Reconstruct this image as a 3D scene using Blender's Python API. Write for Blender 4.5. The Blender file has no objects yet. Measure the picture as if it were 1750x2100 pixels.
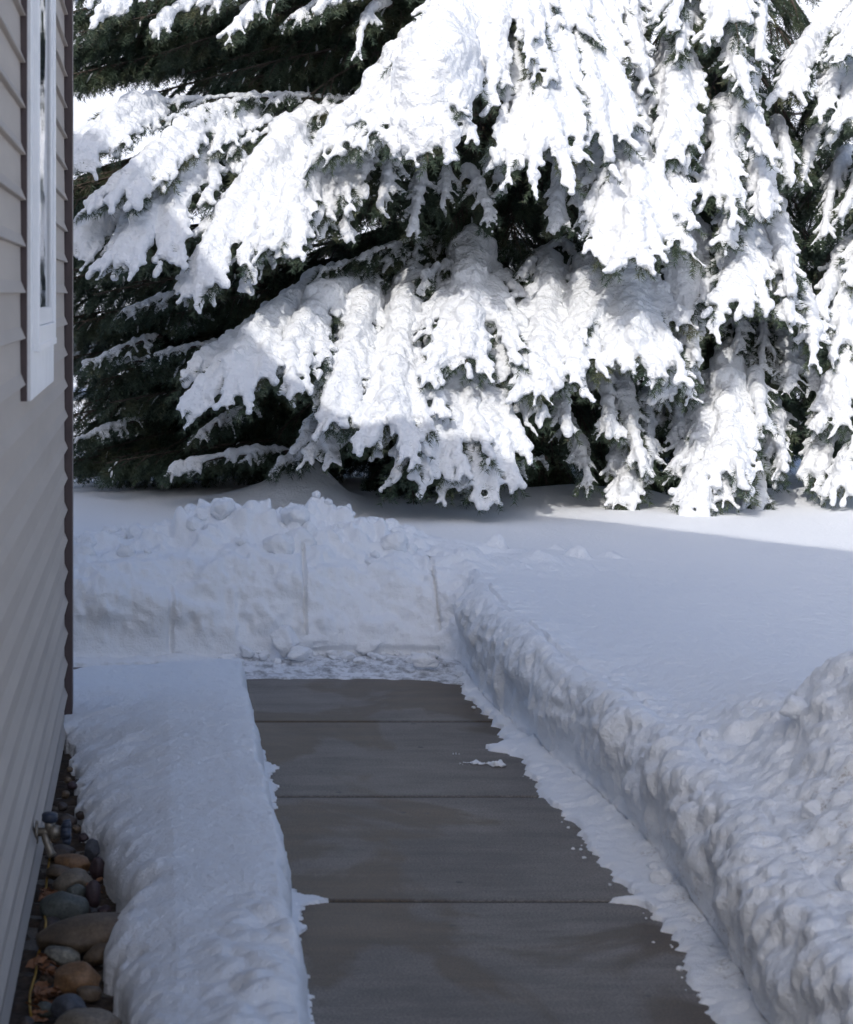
import bpy, bmesh, math, random
import numpy as np
from mathutils import Vector, noise as mnoise

scene = bpy.context.scene
COL = scene.collection
PI = math.pi
F = 4400.0          # focal length in picture units (1750 wide)
CAMZ = 1.6
def W3(u, v, Y):
    return np.array([(u - 315.0) * Y / F, Y, CAMZ - (v - 604.0) * Y / F])

# ------------------------------------------------------------------ noise
def _hash(ix, iy, iz, seed):
    h = (ix.astype(np.int64) * 374761393 + iy.astype(np.int64) * 668265263 + iz.astype(np.int64) * 2147483647 // 7 * 3 + seed * 1274126177) & 0xffffffff
    h = ((h ^ (h >> 13)) * 1274126177) & 0xffffffff
    h = ((h ^ (h >> 16)) * 2246822519) & 0xffffffff
    h = h ^ (h >> 15)
    return (h & 0xffffff).astype(np.float64) / float(0xffffff)
def vnoise(P, scale, seed=0):
    """smooth value noise in -1..1; P (n,3), scale = feature size in metres"""
    Q = P / scale
    I = np.floor(Q); Fr = Q - I; I = I.astype(np.int64)
    U = Fr * Fr * Fr * (Fr * (Fr * 6 - 15) + 10)
    r = 0
    for dx in (0, 1):
        wx = U[:, 0] if dx else 1 - U[:, 0]
        for dy in (0, 1):
            wy = U[:, 1] if dy else 1 - U[:, 1]
            for dz in (0, 1):
                wz = U[:, 2] if dz else 1 - U[:, 2]
                r = r + wx * wy * wz * _hash(I[:, 0] + dx, I[:, 1] + dy, I[:, 2] + dz, seed)
    return r * 2 - 1
def fbm(P, scale, seed=0, octs=3, gain=.5):
    a = 1; s = 0; t = 0
    for k in range(octs):
        s = s + a * vnoise(P + 13.7 * k, scale, seed + k * 17); t += a; a *= gain; scale *= .5
    return s / t * 1.5
def worley(P, scale, seed=0, k=14.0):
    Q = P / scale
    I = np.floor(Q).astype(np.int64)
    acc = np.zeros(len(P))
    for dx in (-1, 0, 1):
        for dy in (-1, 0, 1):
            for dz in (-1, 0, 1):
                a, b, c = I[:, 0] + dx, I[:, 1] + dy, I[:, 2] + dz
                px = a + _hash(a, b, c, seed); py = b + _hash(a, b, c, seed + 1); pz = c + _hash(a, b, c, seed + 2)
                d = np.sqrt((px - Q[:, 0]) ** 2 + (py - Q[:, 1]) ** 2 + (pz - Q[:, 2]) ** 2)
                acc += np.exp(-k * d)
    return np.maximum(-np.log(acc + 1e-30) / k, 0)
def clods(P, scale, seed=0):
    """rounded lumps 0..1"""
    w = worley(P, scale, seed)
    return np.clip(1 - (w / .85) ** 2, 0, 1)
def sstep(a, b, x):
    t = np.clip((x - a) / (b - a), 0, 1)
    return t * t * (3 - 2 * t)

# ------------------------------------------------------------------ materials
def mat(name):
    m = bpy.data.materials.new(name); m.use_nodes = True
    nt = m.node_tree; b = nt.nodes['Principled BSDF']
    return m, nt, b
def nd(nt, t, **kw):
    n = nt.nodes.new(t)
    for k, v in kw.items(): setattr(n, k, v)
    return n
def noise_node(nt, scale, detail=4, rough=.55, vec=None, stretch=None):
    tc = nd(nt, 'ShaderNodeTexCoord')
    mp = nd(nt, 'ShaderNodeMapping')
    nt.links.new(tc.outputs['Object'], mp.inputs['Vector'])
    if stretch: mp.inputs['Scale'].default_value = stretch
    n = nd(nt, 'ShaderNodeTexNoise')
    n.inputs['Scale'].default_value = scale; n.inputs['Detail'].default_value = detail; n.inputs['Roughness'].default_value = rough
    nt.links.new(mp.outputs['Vector'], n.inputs['Vector'])
    return n
def ramp(nt, fac, stops):
    r = nd(nt, 'ShaderNodeValToRGB')
    cr = r.color_ramp
    while len(cr.elements) < len(stops): cr.elements.new(.5)
    for e, (p, c) in zip(cr.elements, stops):
        e.position = p; e.color = (*c, 1) if len(c) == 3 else c
    nt.links.new(fac, r.inputs['Fac'])
    return r
def bump(nt, b, height, strength, dist, prev=None):
    bp = nd(nt, 'ShaderNodeBump'); bp.inputs['Strength'].default_value = strength; bp.inputs['Distance'].default_value = dist
    nt.links.new(height, bp.inputs['Height'])
    if prev: nt.links.new(prev.outputs['Normal'], bp.inputs['Normal'])
    nt.links.new(bp.outputs['Normal'], b.inputs['Normal'])
    return bp
def mixc(nt, fac, a, b_):
    m = nd(nt, 'ShaderNodeMix', data_type='RGBA')
    for s, val in ((m.inputs['Factor'], fac), (m.inputs['A'], a), (m.inputs['B'], b_)):
        if isinstance(val, (int, float)): s.default_value = val
        elif isinstance(val, tuple): s.default_value = (*val, 1)
        else: nt.links.new(val, s)
    return m.outputs['Result']

SNOWC = (.88, .90, .925)
def snow_mat(name, s1=130, d1=.008, s2=45, d2=.010, dirt=False, col=SNOWC, k=.7):
    m, nt, b = mat(name)
    b.inputs['Base Color'].default_value = (*col, 1)
    b.inputs['Roughness'].default_value = .62
    b.inputs['Specular IOR Level'].default_value = .25
    n2 = noise_node(nt, s2, 3); n1 = noise_node(nt, s1, 4, .65)
    p = bump(nt, b, n2.outputs['Fac'], k, d2)
    bump(nt, b, n1.outputs['Fac'], k, d1, p)
    return m, nt, b
M = {}
M['snow'] = snow_mat('fresh_snow')[0]
M['snow_tree'] = snow_mat('tree_snow', 70, .016, 24, .03, k=.75)[0]
# bank snow with grit
m, nt, b = snow_mat('bank_snow', 120, .008, 36, .014, k=.6)
at = nd(nt, 'ShaderNodeAttribute', attribute_name='dirt')
gn = noise_node(nt, 24, 6, .72); gn2 = noise_node(nt, 90, 4, .7)
gr = ramp(nt, gn.outputs['Fac'], [(.5, (0, 0, 0)), (.62, (1, 1, 1))])
gr2 = ramp(nt, gn2.outputs['Fac'], [(.45, (0, 0, 0)), (.6, (1, 1, 1))])
mm = nd(nt, 'ShaderNodeMath', operation='MULTIPLY'); nt.links.new(gr.outputs['Color'], mm.inputs[0]); nt.links.new(at.outputs['Fac'], mm.inputs[1])
m3 = nd(nt, 'ShaderNodeMath', operation='MULTIPLY'); nt.links.new(mm.outputs[0], m3.inputs[0]); nt.links.new(gr2.outputs['Color'], m3.inputs[1])
nt.links.new(mixc(nt, m3.outputs[0], SNOWC, (.30, .26, .22)), b.inputs['Base Color'])
M['bank'] = m
m, nt, b = snow_mat('slush', 130, .005, 40, .008, col=(.6, .63, .66))
n = noise_node(nt, 14, 5, .7, stretch=(1.3, .9, 1)); r = ramp(nt, n.outputs['Fac'], [(.36, (.26, .265, .27)), (.47, (.55, .56, .58)), (.56, (.80, .82, .85))])
nt.links.new(r.outputs['Color'], b.inputs['Base Color']); b.inputs['Roughness'].default_value = .3
M['slush'] = m
# concrete
m, nt, b = mat('damp_concrete')
n1 = noise_node(nt, 1.1, 7, .68, stretch=(1, .55, 1)); n2 = noise_node(nt, 9, 6, .7, stretch=(.3, 1.2, 1)); n3 = noise_node(nt, 160, 3, .7)
n4 = noise_node(nt, 1.5, 5, .55, stretch=(1, .7, 1)); n4.inputs['Distortion'].default_value = .6
base = ramp(nt, n1.outputs['Fac'], [(.36, (.108, .092, .076)), (.64, (.185, .162, .138))])
st = ramp(nt, n4.outputs['Fac'], [(.49, (0, 0, 0)), (.535, (1, 1, 1))])
c1 = mixc(nt, st.outputs['Color'], base.outputs['Color'], (.088, .060, .032))
r2 = ramp(nt, n2.outputs['Fac'], [(.38, (.76, .76, .76)), (.62, (1.18, 1.18, 1.18))])
mu = nd(nt, 'ShaderNodeMix', data_type='RGBA', blend_type='MULTIPLY'); mu.inputs['Factor'].default_value = 1
nt.links.new(c1, mu.inputs['A']); nt.links.new(r2.outputs['Color'], mu.inputs['B'])
r3 = ramp(nt, n3.outputs['Fac'], [(.4, (.6, .6, .6)), (.6, (1.35, 1.35, 1.35))])
mu2 = nd(nt, 'ShaderNodeMix', data_type='RGBA', blend_type='MULTIPLY'); mu2.inputs['Factor'].default_value = 1
nt.links.new(mu.outputs['Result'], mu2.inputs['A']); nt.links.new(r3.outputs['Color'], mu2.inputs['B'])
# small dark pits
vt = nd(nt, 'ShaderNodeTexVoronoi'); vt.inputs['Scale'].default_value = 7.5
tc = nd(nt, 'ShaderNodeTexCoord'); nt.links.new(tc.outputs['Object'], vt.inputs['Vector'])
pit0 = ramp(nt, vt.outputs['Distance'], [(.06, (1, 1, 1)), (.10, (0, 0, 0))])
sel = ramp(nt, vt.outputs['Color'], [(.55, (0, 0, 0)), (.6, (1, 1, 1))])
pit = nd(nt, 'ShaderNodeMix', data_type='RGBA', blend_type='MULTIPLY'); pit.inputs['Factor'].default_value = 1
nt.links.new(pit0.outputs['Color'], pit.inputs['A']); nt.links.new(sel.outputs['Color'], pit.inputs['B'])
nt.links.new(mixc(nt, pit.outputs['Result'], mu2.outputs['Result'], (.03, .028, .026)), b.inputs['Base Color'])
rr = ramp(nt, n4.outputs['Fac'], [(.4, (.5, .5, .5)), (.7, (.38, .38, .38))]); nt.links.new(rr.outputs['Color'], b.inputs['Roughness'])
bw = noise_node(nt, 14, 3, .6, stretch=(.12, 14, 1))
p = bump(nt, b, bw.outputs['Fac'], .35, .002); bump(nt, b, n3.outputs['Fac'], .35, .002, p)
M['concrete'] = m
M['joint'] = mat('joint_dirt')[0]; M['joint'].node_tree.nodes['Principled BSDF'].inputs['Base Color'].default_value = (.018, .016, .014, 1)
# siding
m, nt, b = mat('painted_siding')
n1 = noise_node(nt, 3, 5, .6, stretch=(1, .35, 2)); n2 = noise_node(nt, 60, 4, .6, stretch=(1, .08, 1))
r = ramp(nt, n1.outputs['Fac'], [(.3, (.385, .335, .288)), (.7, (.455, .40, .345))])
nt.links.new(r.outputs['Color'], b.inputs['Base Color']); b.inputs['Roughness'].default_value = .6
bump(nt, b, n2.outputs['Fac'], .35, .003)
M['siding'] = m
def simple(name, col, rough=.5, metal=0, nscale=None, var=.25, bmp=None):
    m, nt, b = mat(name)
    b.inputs['Roughness'].default_value = rough; b.inputs['Metallic'].default_value = metal
    if nscale:
        n = noise_node(nt, nscale, 5, .6)
        lo = tuple(c * (1 - var) for c in col); hi = tuple(min(1, c * (1 + var)) for c in col)
        r = ramp(nt, n.outputs['Fac'], [(.32, lo), (.68, hi)]); nt.links.new(r.outputs['Color'], b.inputs['Base Color'])
        if bmp: bump(nt, b, n.outputs['Fac'], .5, bmp)
    else: b.inputs['Base Color'].default_value = (*col, 1)
    return m
M['trim_dark'] = simple('brown_corner_trim', (.075, .052, .052), .5, 0, 12, .15, .001)
M['trim_white'] = simple('white_trim_paint', (.86, .86, .85), .4, 0, 9, .07, .001)
M['vinyl'] = simple('white_vinyl', (.88, .88, .88), .3, 0, 5, .04)
M['seam'] = simple('aged_sealant', (.35, .30, .22), .7, 0, 20, .3)
m, nt, b = mat('window_glass')
b.inputs['Base Color'].default_value = (.035, .05, .06, 1); b.inputs['Roughness'].default_value = .04; b.inputs['Specular IOR Level'].default_value = .9
n = noise_node(nt, 2.2, 2); bump(nt, b, n.outputs['Fac'], .25, .02)
M['glass'] = m
M['roof'] = simple('roof_shingles', (.12, .11, .10), .9, 0, 15, .3, .01)
M['bark'] = simple('spruce_bark', (.085, .065, .052), .9, 0, 22, .4, .02)
m, nt, b = mat('spruce_needles')
n = noise_node(nt, 5, 4, .6)
r = ramp(nt, n.outputs['Fac'], [(.3, (.030, .058, .040)), (.52, (.060, .088, .052)), (.70, (.115, .118, .060))])
nt.links.new(r.outputs['Color'], b.inputs['Base Color']); b.inputs['Roughness'].default_value = .55
M['needle'] = m
M['soil'] = simple('leafy_soil', (.055, .038, .026), .95, 0, 40, .5, .02)
M['leaf'] = simple('dry_leaf', (.22, .10, .045), .7, 0, 20, .4, .002)
M['brass'] = simple('weathered_brass', (.27, .235, .19), .45, .6, 60, .3, .001)
M['plastic_blue'] = simple('dark_blue_plastic', (.035, .045, .07), .45, 0, 30, .2)
M['yellow'] = simple('yellow_rubber', (.38, .22, .03), .5, 0, 20, .15)
M['twig_far'] = simple('bare_bark', (.10, .085, .09), .9, 0, 8, .3)
M['carpaint'] = simple('grey_car_paint', (.09, .10, .115), .3, .3, 6, .1)
M['rubber'] = simple('black_rubber', (.02, .02, .02), .8)
M['chrome'] = simple('bright_metal', (.7, .7, .72), .25, .9)
def rock_mat(name, c, c2=None, ns=9):
    m, nt, b = mat(name)
    c2 = c2 or tuple(x * .55 for x in c)
    n = noise_node(nt, ns, 6, .65); n2 = noise_node(nt, 120, 4, .7)
    r = ramp(nt, n.outputs['Fac'], [(.33, c2), (.62, c)])
    r2 = ramp(nt, n2.outputs['Fac'], [(.35, (.7, .7, .7)), (.65, (1.2, 1.2, 1.2))])
    mu = nd(nt, 'ShaderNodeMix', data_type='RGBA', blend_type='MULTIPLY'); mu.inputs['Factor'].default_value = 1
    nt.links.new(r.outputs['Color'], mu.inputs['A']); nt.links.new(r2.outputs['Color'], mu.inputs['B'])
    nt.links.new(mu.outputs['Result'], b.inputs['Base Color']); b.inputs['Roughness'].default_value = .55
    p = bump(nt, b, n.outputs['Fac'], .4, .01); bump(nt, b, n2.outputs['Fac'], .4, .002, p)
    return m
RM = {'green': rock_mat('rock_grey_green', (.11, .12, .105)), 'brown': rock_mat('rock_brown', (.17, .12, .075), (.07, .052, .036)),
      'orange': rock_mat('rock_orange', (.27, .145, .065), (.13, .075, .04)), 'tan': rock_mat('rock_tan', (.24, .20, .15), (.12, .10, .075)),
      'purple': rock_mat('rock_purple', (.07, .045, .05)), 'blue': rock_mat('rock_blue_grey', (.085, .09, .105)),
      'pale': rock_mat('rock_speckled', (.30, .28, .22), (.06, .055, .05), 26), 'dark': rock_mat('rock_dark', (.08, .06, .05))}

# ------------------------------------------------------------------ object helpers
def mesh_np(name, V, faces_idx, counts, mats, midx=None, smooth=True):
    """faces_idx flat loop vertex list, counts = verts per face"""
    me = bpy.data.meshes.new(name)
    V = np.ascontiguousarray(V, dtype=np.float32)
    me.vertices.add(len(V)); me.vertices.foreach_set('co', V.ravel())
    faces_idx = np.ascontiguousarray(faces_idx, dtype=np.int32).ravel()
    counts = np.ascontiguousarray(counts, dtype=np.int32)
    me.loops.add(len(faces_idx)); me.loops.foreach_set('vertex_index', faces_idx)
    me.polygons.add(len(counts))
    st = np.zeros(len(counts), dtype=np.int32); st[1:] = np.cumsum(counts)[:-1]
    me.polygons.foreach_set('loop_start', st)
    me.polygons.foreach_set('loop_total', counts)
    if midx is not None: me.polygons.foreach_set('material_index', np.ascontiguousarray(midx, dtype=np.int32))
    me.polygons.foreach_set('use_smooth', np.full(len(counts), smooth, dtype=bool))
    for mm_ in mats: me.materials.append(mm_)
    me.update(calc_edges=True)
    return me
def link(name, me, parent=None, loc=None):
    o = bpy.data.objects.new(name, me); COL.objects.link(o)
    if parent: o.parent = parent
    if loc is not None: o.location = loc
    return o
def thing(name, label, cat, loc=(0, 0, 0), group=None):
    o = bpy.data.objects.new(name, None); COL.objects.link(o); o.location = loc; o.empty_display_size = .1
    return tag(o, label, cat, group)
def tag(o, label, cat, group=None):
    o['label'] = label; o['category'] = cat
    if group: o['group'] = group
    return o
def structure(o): o['kind'] = 'structure'; return o
def bm_obj(name, bm, m, parent=None, smooth=False, loc=None):
    bmesh.ops.recalc_face_normals(bm, faces=bm.faces[:])
    me = bpy.data.meshes.new(name); bm.to_mesh(me); bm.free()
    for mm_ in (m if isinstance(m, list) else [m]): me.materials.append(mm_)
    for p in me.polygons: p.use_smooth = smooth
    return link(name, me, parent, loc)
def bx(bm, x0, x1, y0, y1, z0, z1, bev=0):
    vs = [bm.verts.new((x, y, z)) for x in (x0, x1) for y in (y0, y1) for z in (z0, z1)]
    fs = [bm.faces.new([vs[i] for i in q]) for q in ((0, 1, 3, 2), (4, 6, 7, 5), (0, 4, 5, 1), (2, 3, 7, 6), (0, 2, 6, 4), (1, 5, 7, 3))]
    if bev:
        es = list({e for f in fs for e in f.edges})
        bmesh.ops.bevel(bm, geom=es, offset=bev, segments=2, profile=.5, affect='EDGES')
def tube(bm, pts, rad, seg=10, cap=True):
    pts = [Vector(p) for p in pts]; n = len(pts)
    rad = rad if hasattr(rad, '__len__') else [rad] * n
    rings = []; ref = Vector((.13, .31, .94))
    for i, p in enumerate(pts):
        t = (pts[min(i + 1, n - 1)] - pts[max(i - 1, 0)]).normalized()
        a = t.cross(ref)
        if a.length < .05: a = t.cross(Vector((1, 0, 0)))
        a.normalize(); b_ = t.cross(a)
        rings.append([bm.verts.new(p + (a * math.cos(2 * PI * k / seg) + b_ * math.sin(2 * PI * k / seg)) * rad[i]) for k in range(seg)])
    for i in range(n - 1):
        for k in range(seg):
            bm.faces.new((rings[i][k], rings[i][(k + 1) % seg], rings[i + 1][(k + 1) % seg], rings[i + 1][k]))
    if cap: bm.faces.new(rings[0][::-1]); bm.faces.new(rings[-1])
def grid_faces(nr, nc):
    i = np.arange(nr - 1)[:, None] * nc + np.arange(nc - 1)[None, :]
    return np.stack([i, i + 1, i + nc + 1, i + nc], -1).reshape(-1, 4)
def grid_normals(G):
    du = np.gradient(G, axis=0); dv = np.gradient(G, axis=1)
    n = np.cross(du, dv); n /= np.linalg.norm(n, axis=-1, keepdims=True) + 1e-9
    n[n[..., 2] < 0] *= 1
    return n
def set_attr(me, name, vals):
    a = me.attributes.new(name, 'FLOAT', 'POINT'); a.data.foreach_set('value', np.ascontiguousarray(vals, dtype=np.float32).ravel())

# ================================================================== SKY + SUN + CAMERA
SUN_DIR = np.array([-.318, -.716, .621]); SUN_DIR /= np.linalg.norm(SUN_DIR)
elev = math.asin(SUN_DIR[2]); azim = math.atan2(SUN_DIR[0], SUN_DIR[1])
w = bpy.data.worlds.new('World'); scene.world = w; w.use_nodes = True
nt = w.node_tree; bg = nt.nodes['Background']
sky = nd(nt, 'ShaderNodeTexSky'); sky.sky_type = 'NISHITA'; sky.sun_disc = False
sky.sun_elevation = elev; sky.sun_rotation = azim
sky.altitude = 0; sky.air_density = 1.0; sky.dust_density = 5.5; sky.ozone_density = 5.5
nt.links.new(sky.outputs[0], bg.inputs[0]); bg.inputs[1].default_value = .15
sl = bpy.data.lights.new('sun', 'SUN'); sl.energy = 2.0; sl.angle = math.radians(.53); sl.color = (1, .955, .9)
so = bpy.data.objects.new('sun', sl); COL.objects.link(so)
so.rotation_euler = Vector((-SUN_DIR[0], -SUN_DIR[1], -SUN_DIR[2])).to_track_quat('-Z', 'Y').to_euler(); so.location = (-5, -5, 20)
cam = bpy.data.cameras.new('camera'); co = bpy.data.objects.new('camera', cam); COL.objects.link(co); scene.camera = co
co.location = (0, 0, CAMZ); co.rotation_euler = (PI / 2, 0, 0)
cam.sensor_fit = 'HORIZONTAL'; cam.sensor_width = 30.0; cam.lens = F / 1750 * 30.0
cam.shift_x = (875 - 315) / 1750; cam.shift_y = -(1050 - 604) / 1750
cam.clip_start = .05; cam.clip_end = 2000
cam.dof.use_dof = True; cam.dof.focus_distance = 12.2; cam.dof.aperture_fstop = 10
scene.view_settings.view_transform = 'Standard'; scene.view_settings.look = 'None'; scene.view_settings.exposure = 0.15; scene.view_settings.gamma = 1
scene.cycles.max_bounces = 7; scene.cycles.diffuse_bounces = 5; scene.cycles.glossy_bounces = 2; scene.cycles.transmission_bounces = 1
scene.cycles.caustics_reflective = False; scene.cycles.caustics_refractive = False
scene.cycles.use_denoising = True

# ================================================================== TERRAIN
def field_z(X, Y):
    P = np.stack([X, Y, np.zeros_like(X)], -1).reshape(-1, 3)
    z = .355 + .018 * vnoise(P, 1.7, 5).reshape(X.shape) + .006 * vnoise(P, .45, 6).reshape(X.shape)
    def g(x, y, sx, sy, h): return h * np.exp(-((X - x) / sx) ** 2 - ((Y - y) / sy) ** 2)
    z = z + g(.95, 12.95, .18, .25, .20) + g(.70, 12.95, .30, .25, .10) + g(1.12, 12.6, .12, .2, .06)
    z = z + g(2.6, 13.2, .32, .25, .07) + g(3.52, 12.95, .22, .2, .09) + g(4.25, 12.9, .45, .25, .13) + g(2.0, 13.3, .3, .3, .05) + g(2.95, 13.0, .16, .2, .06)
    return z
# ---- far ground
xs = np.concatenate([np.linspace(-400, -12, 14), np.linspace(-11, 14, 190), np.linspace(15, 400, 14)])
ys = np.concatenate([np.linspace(-200, 9, 8), [10.9], np.linspace(11.1, 18, 170), np.geomspace(18.2, 600, 60)])
GX, GY = np.meshgrid(xs, ys, indexing='ij')
GZ = field_z(GX, GY)
GZ = np.where(GY < 11, -.06, GZ)
P_ = np.stack([GX, GY, 0 * GX], -1).reshape(-1, 3)
near_dip = sstep(13.0, 12.3, GY) * (GX > -5) * .03
GZ = GZ - near_dip
GZ += (.06 * fbm(P_, 3.0, 21, 3).reshape(GX.shape) + .03 * fbm(P_, .6, 23, 2).reshape(GX.shape)) * sstep(14, 17, GY)
GZ += sstep(35, 170, GY) * 46 * (.8 + .4 * vnoise(P_, 90, 31).reshape(GX.shape))     # snowy slope far behind
me = mesh_np('ground', np.stack([GX, GY, GZ], -1).reshape(-1, 3), grid_faces(*GX.shape)[:, ::-1], np.full((GX.shape[0] - 1) * (GX.shape[1] - 1), 4), [M['snow']])
structure(link('ground', me))

# ---- shovelled snow field: follows the foot of the cut (right bank, corner, back bank)
ctrl = [(1.24, 2.9), (1.29, 4.0), (1.335, 4.6), (1.385, 5.1), (1.41, 5.6), (1.425, 6.3), (1.39, 7.06), (1.34, 7.8), (1.31, 8.4), (1.315, 8.85), (1.325, 9.15), (1.28, 9.33), (1.12, 9.385), (.85, 9.39), (.5, 9.39), (0, 9.35), (-.5, 9.31), (-1.2, 9.3), (-2.2, 9.3), (-3.2, 9.3)]
cp = np.array(ctrl)
def catmull(P, n=40):
    Q = np.vstack([2 * P[0] - P[1], P, 2 * P[-1] - P[-2]]); out = []
    for i in range(1, len(Q) - 2):
        t = np.linspace(0, 1, n, endpoint=False)[:, None]
        out.append(.5 * ((2 * Q[i]) + (-Q[i - 1] + Q[i + 1]) * t + (2 * Q[i - 1] - 5 * Q[i] + 4 * Q[i + 1] - Q[i + 2]) * t ** 2 + (-Q[i - 1] + 3 * Q[i] - 3 * Q[i + 1] + Q[i + 2]) * t ** 3))
    out.append(P[-1][None]); return np.vstack(out)
cc = catmull(cp); sl_ = np.concatenate([[0], np.cumsum(np.linalg.norm(np.diff(cc, axis=0), axis=1))])
NS = 1700
ss = np.linspace(0, sl_[-1], NS)
Cx = np.interp(ss, sl_, cc[:, 0]); Cy = np.interp(ss, sl_, cc[:, 1])
tx = np.gradient(Cx); ty = np.gradient(Cy)
k = np.ones(41) / 41
def smooth1(a, w_=41): return np.convolve(np.pad(a, w_ // 2, mode='edge'), np.ones(w_) / w_, mode='valid')
ang = smooth1(np.unwrap(np.arctan2(ty, tx)), 61)
nx, ny = np.sin(ang), -np.cos(ang)                      # outward = right of the walking direction
back = sstep(.35, .85, np.abs(ny) * (ny > 0))            # 1 along the back bank
thin = np.linspace(-.42, 0, 60); fa = np.linspace(0, 1, 46)[1:]; tau = np.concatenate([np.linspace(0, 1.5, 170)[1:], 1.5 + np.geomspace(.012, 3.3, 70)])
NT = len(thin) + len(fa) + len(tau)
hY = np.interp(Cy, [3, 4.7, 5.2, 5.8, 7, 8.4, 9.2], [.29, .30, .305, .31, .32, .345, .37])
h = hY * (1 - back) + np.interp(Cx, [-3, .0, .4, .9, 1.3], [.40, .42, .44, .41, .36]) * back
zone = np.concatenate([np.zeros(60), np.full(45, 1), np.full(len(tau), 2)])
off = np.zeros((NS, NT)); Z = np.zeros((NS, NT))
S2 = np.repeat(ss[:, None], NT, 1)
P_s = np.stack([ss, ss * 0, ss * 0], -1)
# thin scraped strip (dips under the concrete at its ragged outer edge)
wv = np.interp(Cy, [4.7, 4.9, 5.56, 6.09, 6.93, 7.48, 8.2, 8.84], [.10, .11, .13, .175, .14, .085, .06, .05]) + .02 * fbm(P_s, .4, 41, 3) + .014 * vnoise(P_s, .05, 42) + .010 * vnoise(P_s, .022, 43)
wv = wv + .10 * np.exp(-((Cy - 7.55) / .07) ** 2) * (1 - back) + .16 * np.exp(-((Cy - 5.64) / .022) ** 2) * (1 - back) * .5 + .06 * back
off[:, :60] = thin[None, :]
dd = thin[None, :] + wv[:, None]
Z[:, :60] = np.where(dd > 0, .014 * (1 - np.exp(-np.maximum(dd, 0) / .02)) + .02 * sstep(.08, .2, dd), -.03 * np.minimum(-dd / .03, 1))
# face
bk_ = back[:, None]
lip = .10 + .02 * vnoise(P_s, .3, 47) + .12 * back; 
off[:, 60:105] = (1 - bk_) * ((lip[:, None]) * (1 - np.cos(fa * PI / 2))[None, :] ** 1.3 + (-.03 * np.sin(fa * PI) ** 1.0)[None, :] * (1 - back[:, None])*sstep(-.2,.5,vnoise(P_s,.4,48))[:,None]) + bk_ * lip[:, None] * (fa ** 1.8)[None, :]
Z[:, 60:105] = h[:, None] * ((1 - bk_) * np.sin(fa * PI / 2)[None, :] ** .8 + bk_ * (.35 * fa + .65 * np.sin(fa * PI / 2))[None, :]) + Z[:, 59:60]*(1-fa)[None,:]
off[:, 105:] = lip[:, None] + tau[None, :]
GXs = Cx[:, None] + nx[:, None] * off; GYs = Cy[:, None] + ny[:, None] * off
fz = field_z(GXs[:, 105:], GYs[:, 105:])
T2 = tau[None, :]
Xp = GXs[:, 105:]
# back ridge of thrown snow
crest = np.interp(Cx, [-3, -.35, -.15, .1, .3, .45, .6, .85, 1.0, 1.15, 1.3, 1.4], [.04, .04, .07, .10, .17, .22, .15, .16, .15, .08, .02, 0])
crest = smooth1(crest, 15)
ridge = crest[:, None] * back[:, None] * np.where(T2 < .5, np.sin(np.minimum(T2 / .5, 1) * PI / 2) ** 1.1, np.exp(-((T2 - .5) / .42) ** 2))
ridge = np.maximum(ridge, 0) 
# right side mound near the viewer
def G2(x, y, sx, sy, hh): return hh * np.exp(-((GXs[:, 105:] - x) / sx) ** 2 - ((GYs[:, 105:] - y) / sy) ** 2)
mound = G2(2.4, 5.4, .85, .9, .13) + G2(1.95, 4.7, .55, .8, .16) + G2(1.75, 5.75, .3, .35, .07) + G2(1.7, 4.2, .35, .6, .08) + G2(1.72, 5.6, .42, .8, .18)
mound = mound * (1 - back[:, None])
blend = sstep(0, .55, T2)
lowfield = sstep(6.2, 7.6, GYs[:, 105:]) * 1.0
Z[:, 105:] = h[:, None] + (fz - h[:, None]) * blend * np.ones_like(fz) + ridge + mound * sstep(0, .5, T2)
G = np.stack([GXs, GYs, Z], -1)
N = grid_normals(G); N *= np.sign(N[..., 2:3].mean()) if N[..., 2].mean() != 0 else 1
P3 = G.reshape(-1, 3)
Zn = zone[None, :]
tau_full = np.concatenate([np.zeros(105), tau])[None, :]
bk = back[:, None]
facew = (1 - bk) * (Zn == 1) * np.concatenate([np.zeros(60), np.sin(fa * PI) ** .5 * .8 + .2, np.zeros(len(tau))])[None, :]
nearw = sstep(7.0, 5.9, GYs) * (1 - bk)
topw = (Zn == 2) * 1.0
edgew = (1 - bk) * (Zn == 2) * np.exp(-tau_full / .12)
bkw = bk * ((Zn == 1) * np.concatenate([np.zeros(60), np.minimum(fa * 4, 1), np.zeros(len(tau))])[None, :] + (Zn == 2) * np.exp(-(tau_full / .55) ** 2))
Pst = P3 * np.array([1, 1, .6])
big = fbm(P3, .30, 51, 2).reshape(NS, NT); mid = fbm(P3, .12, 52, 3).reshape(NS, NT); fine = fbm(P3, .035, 53, 2).reshape(NS, NT)
cl1 = clods(P3, .21, 61).reshape(NS, NT); cl2 = clods(P3, .10, 62).reshape(NS, NT); cl3 = clods(P3, .05, 63).reshape(NS, NT)
ridgew = np.zeros((NS, NT)); ridgew[:, 105:] = sstep(0, .3, T2) * np.exp(-((T2 - .45) / .42) ** 2) * bk * np.clip(crest[:, None] / .12, .35, 1.3) * (crest[:, None] > .001)
d = np.zeros((NS, NT))
d += facew * (.030 * big + .030 * mid + .007 * fine) 
d += bkw * (.022 * mid + .008 * fine + .032 * big + .03 * (cl2 - .5) * sstep(-.3, .5, big) + .014 * cl3 * sstep(-.2, .4, mid))
d += edgew * (.020 * big + .014 * mid + .006 * fine)
d += ridgew * (.07 * (cl1 - .5) * sstep(-.9, .2, big) + .045 * cl2 * sstep(-.5, .4, mid) + .03 * cl3 * sstep(-.5, .5, big) + .012 * fine)
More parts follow.
